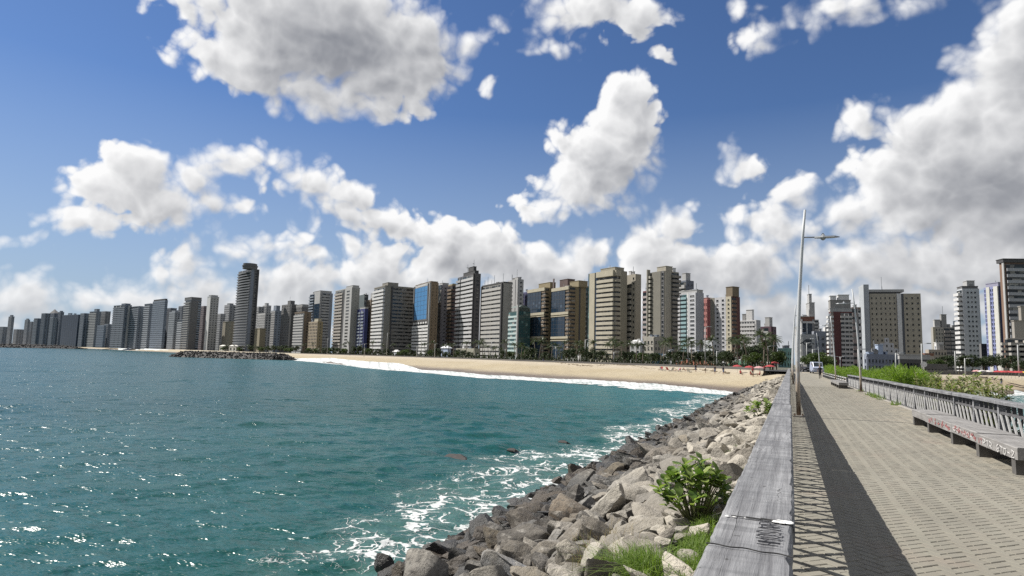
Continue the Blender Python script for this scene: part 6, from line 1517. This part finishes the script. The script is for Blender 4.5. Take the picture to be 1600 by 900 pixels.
# ------------------------------------------------------------------ street lights on the beach
def street_light(px, d, py, lb, arms=1, base=GZ):
    p = onray(px, d, base-.1); h = max(4, z_at(p.x, p.y, py)-base); r = empty('street_light', p, 0, lb, 'street light', 'pale light poles along the beach')
    mb = MB(); mb.tube([(0, 0, 0), (0, 0, h*.6), (.02, 0, h)], [.16, .12, .09], 7); mb.build('pole', LPOLE, r, smooth=True)
    for s in ((1,), (1, -1))[arms-1]:
        mb = MB(); mb.tube([(0, 0, h-.25), (.5*s, 0, h), (1.2*s, 0, h+.05)], .05, 5); mb.build('arm', LPOLE, r)
        mb = MB(); mb.box(.9*s, 1.7*s, -.22, .22, h-.05, h+.14); mb.build('lamp_head', STEEL, r)
LPOLE = plain('pale_pole', (.48, .49, .49), .5, 0, .1)
for px, d, py, lb, n in ((511, 470, 528, 'short pale light pole before the blue-edged grey tower', 1), (569, 385, 537, 'pale light pole with a bright head on the open sand', 2), (604, 400, 520, 'light pole in front of the broad dark banded wing', 1), (651, 355, 541, 'short pole before the blue-panel tower', 1), (658, 360, 512, 'tall light pole before the white bands of the blue-panel tower', 2), (679, 335, 537, 'light pole beside the brown side of the blue-panel tower', 1), (720, 320, 536, 'pole in front of the long low cream building', 1), (767, 290, 534, 'pole before the wavy-balcony tower', 1), (789, 270, 545, 'short pole before the plain grey tower', 1), (868, 232, 541, 'two-armed pole before the right twin tan tower', 2), (914, 214, 530, 'tall thin pole on the sand before the cream tower strip', 1), (918, 222, 535, 'second thin pole close beside the tall one before the cream strip', 1), (959, 208, 556, 'short pole at the foot of the big cream tower', 2), (1060, 185, 520, 'tall pole before the tall grey-brown tower', 1), (1075, 182, 515, 'tall pole before the teal-column white tower', 1), (1102, 178, 510, 'tall pole before the salmon red tower', 1), (1120, 175, 548, 'shorter pole before the cream tower with reddish side', 1), (1144, 172, 552, 'short pole left of the white hotel block', 1), (1185, 168, 535, 'pole before the white hotel block and dark trees', 1), (1200, 162, 540, 'thick pale pole near the umbrellas and dark trees', 1), (1261, 190, 535, 'distant pole at the far end of the avenue', 1), (1270, 175, 545, 'second distant pole at the far end of the avenue', 1), (1313, 200, 560, 'thin pole before the maroon brick tower', 2), (1341, 185, 545, 'thin pole with a round head left of the hotel', 1), (1400, 165, 551, 'thin pole in front of the hotel, behind the bushes', 1), (1441, 155, 536, 'pale pole right of the tall bush, by the stone wall', 1), (1493, 190, 548, 'pale pole before the slim white tower', 1), (1508, 185, 565, 'short pole among the trees right of the slim white tower', 1), (1592, 190, 538, 'thin pole before the terraced concrete block', 1)):
    street_light(px, d, py, lb, n, GZ if px > 1215 or d > bak(px) else -.2)
# white round sign on the pole by the stone wall
p = onray(1444, 153, 2.5); mb = MB(); mb.lathe([(0, -.05), (.55, -.05), (.55, .05), (0, .05)], 16); o = mb.build('round_sign', WHI, None, p, rot=(PI/2, 0, 0)); 
mb = MB(); mb.tube([(0, -2.4, -.1), (0, 0, -.1)], .05, 6); mb.build('post', LPOLE, o); tag(o, 'white round sign on a short post by the stone wall', 'sign')

# ------------------------------------------------------------------ people
SKIN, HAIR = plain('skin', (.30, .17, .11), .6, 0, .05), plain('hair', (.03, .022, .018), .7, 0, .05)
def person_mesh(pose, shirt, trousers, name='person'):
    J = {'stand': dict(pel=(0, 0, .95), lk=(.10, .03, .50), lf=(.12, 0, .06), rk=(-.10, .03, .50), rf=(-.12, -.02, .06), le=(.26, -.02, 1.12), lh=(.27, .08, .88), re=(-.26, -.02, 1.12), rh=(-.27, .08, .88), ch=(0, 0, 1.38), hd=(0, .02, 1.64)),
         'walk': dict(pel=(0, 0, .93), lk=(.10, .18, .52), lf=(.10, .28, .07), rk=(-.10, .05, .49), rf=(-.10, -.34, .13), le=(.25, -.14, 1.13), lh=(.24, -.10, .88), re=(-.25, .10, 1.12), rh=(-.23, .26, .93), ch=(0, .03, 1.37), hd=(0, .07, 1.63)),
         'sit': dict(pel=(0, 0, .34), lk=(.12, .42, .46), lf=(.12, .46, .05), rk=(-.12, .42, .46), rf=(-.12, .46, .05), le=(.25, .05, .52), lh=(.18, .30, .50), re=(-.25, .05, .52), rh=(-.18, .30, .50), ch=(0, -.06, .78), hd=(0, -.04, 1.05)),
         'swim': dict(pel=(0, 0, -.35), lk=(.1, 0, -.75), lf=(.1, 0, -1.1), rk=(-.1, 0, -.75), rf=(-.1, 0, -1.1), le=(.34, .05, .02), lh=(.55, .12, .12), re=(-.34, .05, .02), rh=(-.5, .15, .05), ch=(0, 0, .12), hd=(0, .02, .40))}[pose]
    V = {k: Vector(v) for k, v in J.items()}; vs, es, rad, tagm = [], [], [], []
    def add(p, r, par=None):
        vs.append(p); rad.append(r)
        if par is not None: es.append((par, len(vs)-1))
        return len(vs)-1
    pel = add(V['pel'], .135); wa = add(V['pel'].lerp(V['ch'], .45), .12, pel); ch = add(V['ch'], .135, wa); nk = add(V['ch'].lerp(V['hd'], .52), .055, ch); h1 = add(V['hd'], .088, nk); h2 = add(V['hd']+Vector((0, .01, .09)), .075, h1)
    for s, k, f in ((1, 'lk', 'lf'), (-1, 'rk', 'rf')):
        hip = add(V['pel']+Vector((s*.09, 0, -.06)), .09, pel); kn = add(V[k], .06, hip); an = add(V[f], .042, kn); add(V[f]+Vector((0, .15, -.03)), .036, an)
    for s, e, h in ((1, 'le', 'lh'), (-1, 're', 'rh')):
        sh = add(V['ch']+Vector((s*.17, 0, .02)), .058, ch); el = add(V[e], .042, sh); ha = add(V[h], .03, el); add(V[h]+(V[h]-V[e]).normalized()*.10, .03, ha)
    me = bpy.data.meshes.new(name); me.from_pydata(vs, es, []); o = bpy.data.objects.new('tmp', me); col.objects.link(o)
    m = o.modifiers.new('s', 'SKIN'); 
    for v, r in zip(me.skin_vertices[0].data, rad): v.radius = (r, r)
    me.skin_vertices[0].data[0].use_root = True
    o.modifiers.new('d', 'SUBSURF').levels = 1
    dg = bpy.context.evaluated_depsgraph_get(); out = bpy.data.meshes.new_from_object(o.evaluated_get(dg)); bpy.data.objects.remove(o); out.name = name
    out.materials.clear()
    for mm in (SKIN, HAIR, shirt, trousers): out.materials.append(mm)
    for p in out.polygons:
        c = p.center; p.use_smooth = True
        dch = (c-V['ch']).dot((V['hd']-V['pel']).normalized()); arm = abs(c.x) > .215
        if (c-V['hd']).length < .19: p.material_index = 1 if (c.z > V['hd'].z+.06 or c.y < V['hd'].y-.02) else 0
        elif (c-V['pel']).dot(V['ch']-V['pel']) > .02 and not (arm and min((c-V['lh']).length, (c-V['rh']).length) < .30): p.material_index = 2 if dch < .14 else 0
        elif min((c-V['lf']).length, (c-V['rf']).length) < (.12 if pose == 'walk' else .38) : p.material_index = 1 if pose == 'walk' else 0
        elif arm: p.material_index = 0
        else: p.material_index = 3
    return out
def cloth(name, c): return plain('cloth_'+name, c, .9, 0, .1)
BLK, REDC, WHC, BLU, GRN = cloth('black', (.02, .02, .025)), cloth('red', (.40, .05, .05)), cloth('white', (.6, .6, .6)), cloth('blue', (.04, .09, .25)), cloth('green', (.06, .18, .08))
PM = {('walk', 0): person_mesh('walk', BLK, BLK), ('stand', 0): person_mesh('stand', BLK, BLU), ('stand', 1): person_mesh('stand', REDC, BLK), ('stand', 2): person_mesh('stand', WHC, BLK), ('sit', 0): person_mesh('sit', REDC, BLK), ('swim', 0): person_mesh('swim', SKIN, BLK)}
def beach_z(px, d):
    t = (d-wat(px))/(bak(px)-wat(px)); return float(np.interp(t, [0, .08, .2, .35, .5, .62, .74, .86, 1.0], [-3.32, -3.1, -2.75, -2.1, -1.5, -.95, -.5, -.05, .36]))
def on_beach(px, py):
    """the point of the left beach seen at px, py"""
    lo, hi = wat(px), bak(px)
    for _ in range(40):
        m = (lo+hi)/2; q = onray(px, m, beach_z(px, m))
        if proj(q)[1] > py: lo = m
        else: hi = m
    return q
def person(px, py, key, lb, rz=0.0, grp='people on the beach', loc=None):
    o = put('person', PM[key], None, loc or on_beach(px, py), (0, 0, rz)); tag(o, lb, 'person', grp)
q = at(1281.5, 592, 0); person(0, 0, ('walk', 0), 'person in dark clothes walking on the promenade near the parked blue van', PI, None, q)
for px, py, key, lb in ((1087, 581, ('stand', 0), 'dark-clad person standing on the pale sand, leftmost of four in a line'), (1102, 583, ('stand', 2), 'person in a white top standing on the sand, second of four in a line'), (1117, 584, ('stand', 0), 'dark-clad person on the sand, third of four in a line'), (1130, 585, ('stand', 0), 'dark-clad person on the sand, rightmost of four in a line'), (1157, 586, ('sit', 0), 'seated person left of the red umbrellas'), (1176, 587, ('stand', 1), 'person in red standing between the red umbrellas'), (1173, 588, ('sit', 0), 'seated person beside the one in red under the umbrellas'), (1194, 584, ('stand', 1), 'person in red near the rightmost umbrella'), (1187, 588, ('sit', 0), 'seated person right of the group under the umbrellas')):
    person(px, py, key, lb, px*.7)
q = at(1087, 609, ZSEA); person(0, 0, ('swim', 0), 'bather in the water just outside the surf', 1.0, None, q)
person(0, 0, ('stand', 0), 'lone dark figure at the waterline of the right-hand beach', 0, None, at(1565, 603, -1.6))
person(0, 0, ('stand', 0), 'lone dark figure on the sand before the brown balconies tower', 0, None, on_beach(547, 556))
person(0, 0, ('stand', 0), 'lone dark figure on the sand before the twin tan towers', 0, None, on_beach(849, 566))

# ------------------------------------------------------------------ umbrellas and chairs
RCL, PCL = cloth('umbrella_red', (.42, .055, .06)), cloth('umbrella_pink', (.60, .33, .33)); YCL = cloth('umbrella_yellow', (.60, .42, .06)); WCL = cloth('umbrella_white', (.65, .62, .60))
def umbrella(loc, mat, lb, grp, s=1.0):
    r = empty('beach_umbrella', loc, 0, lb, 'umbrella', grp); mb = MB(); mb.tube([(0, 0, 0), (0, 0, 2.3)], .03, 6); mb.build('pole', LPOLE, r)
    mb = MB(); vs = [(0, 0, 2.45)]
    for k in range(16): 
        a = k*PI/8; rr = 1.45 if k % 2 == 0 else 1.36; vs.append((rr*.55*math.cos(a), rr*.55*math.sin(a), 2.27)); vs.append((rr*math.cos(a), rr*math.sin(a), 1.88 if k % 2 == 0 else 1.93))
    fs = [(0, 1+2*k, 1+2*((k+1) % 16)) for k in range(16)]+[(1+2*k, 2+2*k, 2+2*((k+1) % 16), 1+2*((k+1) % 16)) for k in range(16)]
    mb.raw(vs, fs); mb.build('canopy', mat, r); r.scale = (s, s, s)
for px, py, m, lb in ((1152, 583, RCL, 'red beach umbrella, leftmost of the four on the near sand'), (1171, 585, RCL, 'red beach umbrella above the seated group, second of four'), (1186, 586, PCL, 'pinkish beach umbrella, third of the four on the near sand'), (1203, 584, RCL, 'red beach umbrella nearest the rocks, rightmost of four')):
    umbrella(on_beach(px, py), m, lb, 'umbrellas on the left beach', .72)
for i, px in enumerate((1176, 1184, 1194, 1202, 1210)): umbrella(onray(px, bak(px)+22, GZ), (PCL, WCL, RCL, WCL, RCL)[i], ['pinkish', 'off-white', 'red', 'pale', 'dark red'][i]+' kiosk umbrella at the back of the beach, '+['left of the others', 'second along', 'in the middle of the row', 'fourth along', 'closest to the rocks'][i], 'umbrellas by the kiosks', .8)
rng = random.Random(3)
for i, (px, d) in enumerate(((1526, 178), (1535, 176), (1544, 180), (1559, 172), (1564, 176), (1569, 171), (1575, 175), (1580, 172), (1586, 176), (1591, 171), (1596, 174), (1603, 172), (1610, 176))):
    m, cn = ((PCL, 'pinkish'), (WCL, 'whitish'), (WCL, 'pale'))[i] if i < 3 else ((YCL, 'yellow') if i == 11 else (RCL, 'red'))
    lb = cn+' umbrella on the right-hand beach, '+['leftmost of three pale ones', 'middle of three pale ones', 'rightmost of three pale ones', 'first of the red cluster', 'second of the red cluster', 'third of the red cluster', 'fourth of the red cluster', 'fifth of the red cluster', 'sixth of the red cluster', 'seventh of the red cluster', 'last red one before the yellow', 'at the right edge', 'beyond the yellow one'][i]
    umbrella(onray(px, d+16, -.15), m, lb, 'umbrellas on the right-hand beach', .75)
def lounger(loc, rz, mat, lb):
    r = empty('beach_chair', loc, rz, lb, 'beach chair', 'beach chairs on the pale sand'); mb = MB(); mb.bar((0, -.6, .38), (0, .35, .34), .6, .05); mb.build('seat', mat, r); mb = MB(); mb.bar((0, .36, .35), (0, .85, .95), .6, .05); mb.build('backrest', mat, r)
    for x in (-.27, .27):
        for y in (-.5, .4): mb = MB(); mb.bar((x, y, 0), (x, y, .36), .05, .05, 0, Vector((0, 1, 0))); mb.build('leg', LPOLE, r)
for i, (px, py) in enumerate(((1033, 579), (1036, 580), (1045, 580), (1049, 580), (1058, 581), (1062, 581), (1073, 581), (1077, 582))):
    lounger(on_beach(px, py), i*1.3, (REDC, WHC)[i % 2], ('red' if i % 2 == 0 else 'white')+' beach chair on the sand before '+['the bright blue low house', 'the bright blue low house', 'the white low house left part', 'the white low house left part', 'the white low house right part', 'the white low house right part', 'the red-roofed kiosk', 'the red-roofed kiosk'][i])
# wrack line: scraps of dark weed along the sand
rng = random.Random(6); mb = MB()
for _ in range(300):
    px = rng.uniform(870, 1140); py = 566.5+(px-870)*.058+rng.gauss(0, .7)+2*math.sin(px*.05); q = on_beach(px, py); s = rng.uniform(.1, .5); mb.lathe([(s, -.02), (s*.6, .06), (0, .09)], 5, (q.x, q.y, q.z))
tag(mb.build('wrack_line', plain('dry_weed', (.16, .12, .07), .95)), 'thin broken line of dark weed along the left sand', None, None, 'stuff')

# ------------------------------------------------------------------ vehicles at the end of the promenade
TYRE, CHROME, LAMP = plain('tyre', (.02, .02, .02), .8), plain('rim_metal', (.4, .4, .42), .35, .8, .05), plain('headlight_glass', (.6, .62, .65), .15)
def vehicle(name, loc, rz, paint, prof, W, glass, lb, cat):
    """prof: side outline (y, z) clockwise from the front bumper; glass: (y, z) quads in the same side view"""
    r = empty(name, loc, rz, lb, cat, 'vehicles parked past the end of the promenade'); mb = MB(); n = len(prof)
    vs = []
    for x, k in ((-W/2, .0), (-W/2+.06, .05), (W/2-.06, .05), (W/2, .0)):
        for (y, z) in prof: vs.append((x*(1 if z < 1.0 else .9), y, z+(k if z > .5 else 0)))
    fs = [(i*n+k, i*n+(k+1) % n, (i+1)*n+(k+1) % n, (i+1)*n+k) for i in range(3) for k in range(n)]+[tuple(range(n))[::-1], tuple(3*n+k for k in range(n))]
    mb.raw(vs, fs); mb.build('body', paint, r)
    for g in glass:
        for s in (-1, 1):
            mb = MB(); pts = [(s*(W/2+.012)*(.9 if z > 1.0 else 1), y, z) for y, z in g]; mb.poly(pts if s > 0 else pts[::-1]); pts2 = [(p[0]-s*.03, p[1], p[2]) for p in pts]; mb.poly(pts2 if s < 0 else pts2[::-1]); mb.build('side_window', GLASS, r)
    f = prof[2], prof[3]
    mb = MB(); (y0, z0), (y1, z1) = f; mb.bar((0, y0*.94+y1*.06-.02, z0*.94+z1*.06+.03), (0, y0*.08+y1*.92-.02, z0*.08+z1*.92+.03), W*.78, .02, 0, Vector((0, -1, 1))); mb.build('windscreen', GLASS, r)
    ys = [p[0] for p in prof]; L0, L1 = min(ys), max(ys)
    for x in (-W/2+.06, W/2-.06):
        for y in (L0+.75, L1-.75):
            mb = MB(); mb.tube([(x-.1, y, .31), (x+.1, y, .31)], .31, 14); w_ = mb.build('wheel', TYRE, r); mb = MB(); mb.tube([(x-.115, y, .31), (x+.115, y, .31)], .18, 10); mb.build('rim', CHROME, w_)
        mb = MB(); mb.box(x*.86-.14, x*.86+.14, L0-.03, L0+.05, .62, .78); mb.build('headlight', LAMP, r)
    mb = MB(); mb.box(-.26, .26, L0-.035, L0+.02, .40, .52); mb.build('number_plate', WHC, r)
CARP = [(-2.1, .32), (-2.15, .75), (-1.15, .95), (-.45, 1.42), (.9, 1.45), (1.6, 1.05), (2.05, .98), (2.1, .35)]
CARG = [[(-.95, .98), (-.42, 1.36), (.2, 1.38), (.2, .98)], [(.28, .98), (.28, 1.38), (.85, 1.38), (1.4, 1.0)]]
VANP = [(-2.2, .32), (-2.25, .95), (-1.85, 1.15), (-1.15, 1.95), (2.1, 2.0), (2.2, 1.2), (2.2, .9), (2.2, .35)]
VANG = [[(-1.5, 1.2), (-1.05, 1.8), (-.4, 1.8), (-.4, 1.2)], [(-.3, 1.2), (-.3, 1.8), (.8, 1.8), (.8, 1.2)]]
def paint(n, c): m = plain('car_paint_'+n, c, .3, 0, .04); return m
def V(px, d, z=.41): return onray(px, d, z)
vehicle('parked_van', V(1276, 127, .30), .1, paint('blue', (.36, .40, .52)), VANP, 1.75, VANG, 'blue and white van facing the walkway beside the walking person', 'van')
vehicle('parked_car', V(1259, 139), .2, paint('dark', (.03, .03, .035)), CARP, 1.75, CARG, 'dark parked car at the left of the row past the promenade', 'car')
vehicle('parked_car', V(1264, 148), .2, paint('white', (.65, .65, .65)), VANP, 1.75, VANG, 'white parked van behind the dark car past the promenade', 'van')
vehicle('parked_car', V(1270, 143), .2, paint('grey', (.22, .23, .24)), CARP, 1.75, CARG, 'grey parked car between the white van and the blue one', 'car')
# the road beyond the deck
mb = MB(); mb.poly([(-6, 134, .415), (16, 134, .415), (60, 420, .415), (20, 420, .415)]); tag(mb.build('road', plain('asphalt', (.06, .06, .062), .9, 0, .2, .3)), 'grey avenue running on from the end of the promenade', kind='structure')
# low fence that carries on past the railing
r = empty('low_fence', (4.6, 64, 0), 0, 'low grey fence past the end of the land-side railing, under the bushes', 'fence')
for k in range(16):
    mb = MB(); mb.box(-.07, .07, -.07, .07, -.1, .75); mb.build('post', WEA, r, (0, k*3.0, deck_z(64+k*3)))
    if k < 15:
        for z in (.35, .62): mb = MB(); mb.box(-.03, .03, .07, 2.93, z, z+.08); mb.build('rail', SLATC, r, (0, k*3.0, deck_z(64+k*3)))

# the exposure is set a little over daylight zero, so these real-world colours come down to match
def albedo(m, k):
    b = m.node_tree.nodes.get('Principled BSDF')
    if b is None: return
    i = b.inputs['Base Color']
    if i.is_linked:
        src = i.links[0].from_socket; m.node_tree.links.new(MIXC(m.node_tree, 1.0, src, (k, k, k), 'MULTIPLY'), i)
    else: i.default_value = [c*k for c in i.default_value[:3]]+[1]
for m in bpy.data.materials:
    n = m.name
    if n.startswith(('beach_sand', 'paver_concrete')): albedo(m, .75)
    elif n.startswith(('weathered_concrete', 'granite', 'bench_boards')): albedo(m, .80)
    elif n.startswith(('surf_foam', 'sea_water')): albedo(m, .84)
    elif n.startswith(('wall_paint', 'pale_concrete', 'lamp_pole', 'cloth')): albedo(m, .88)
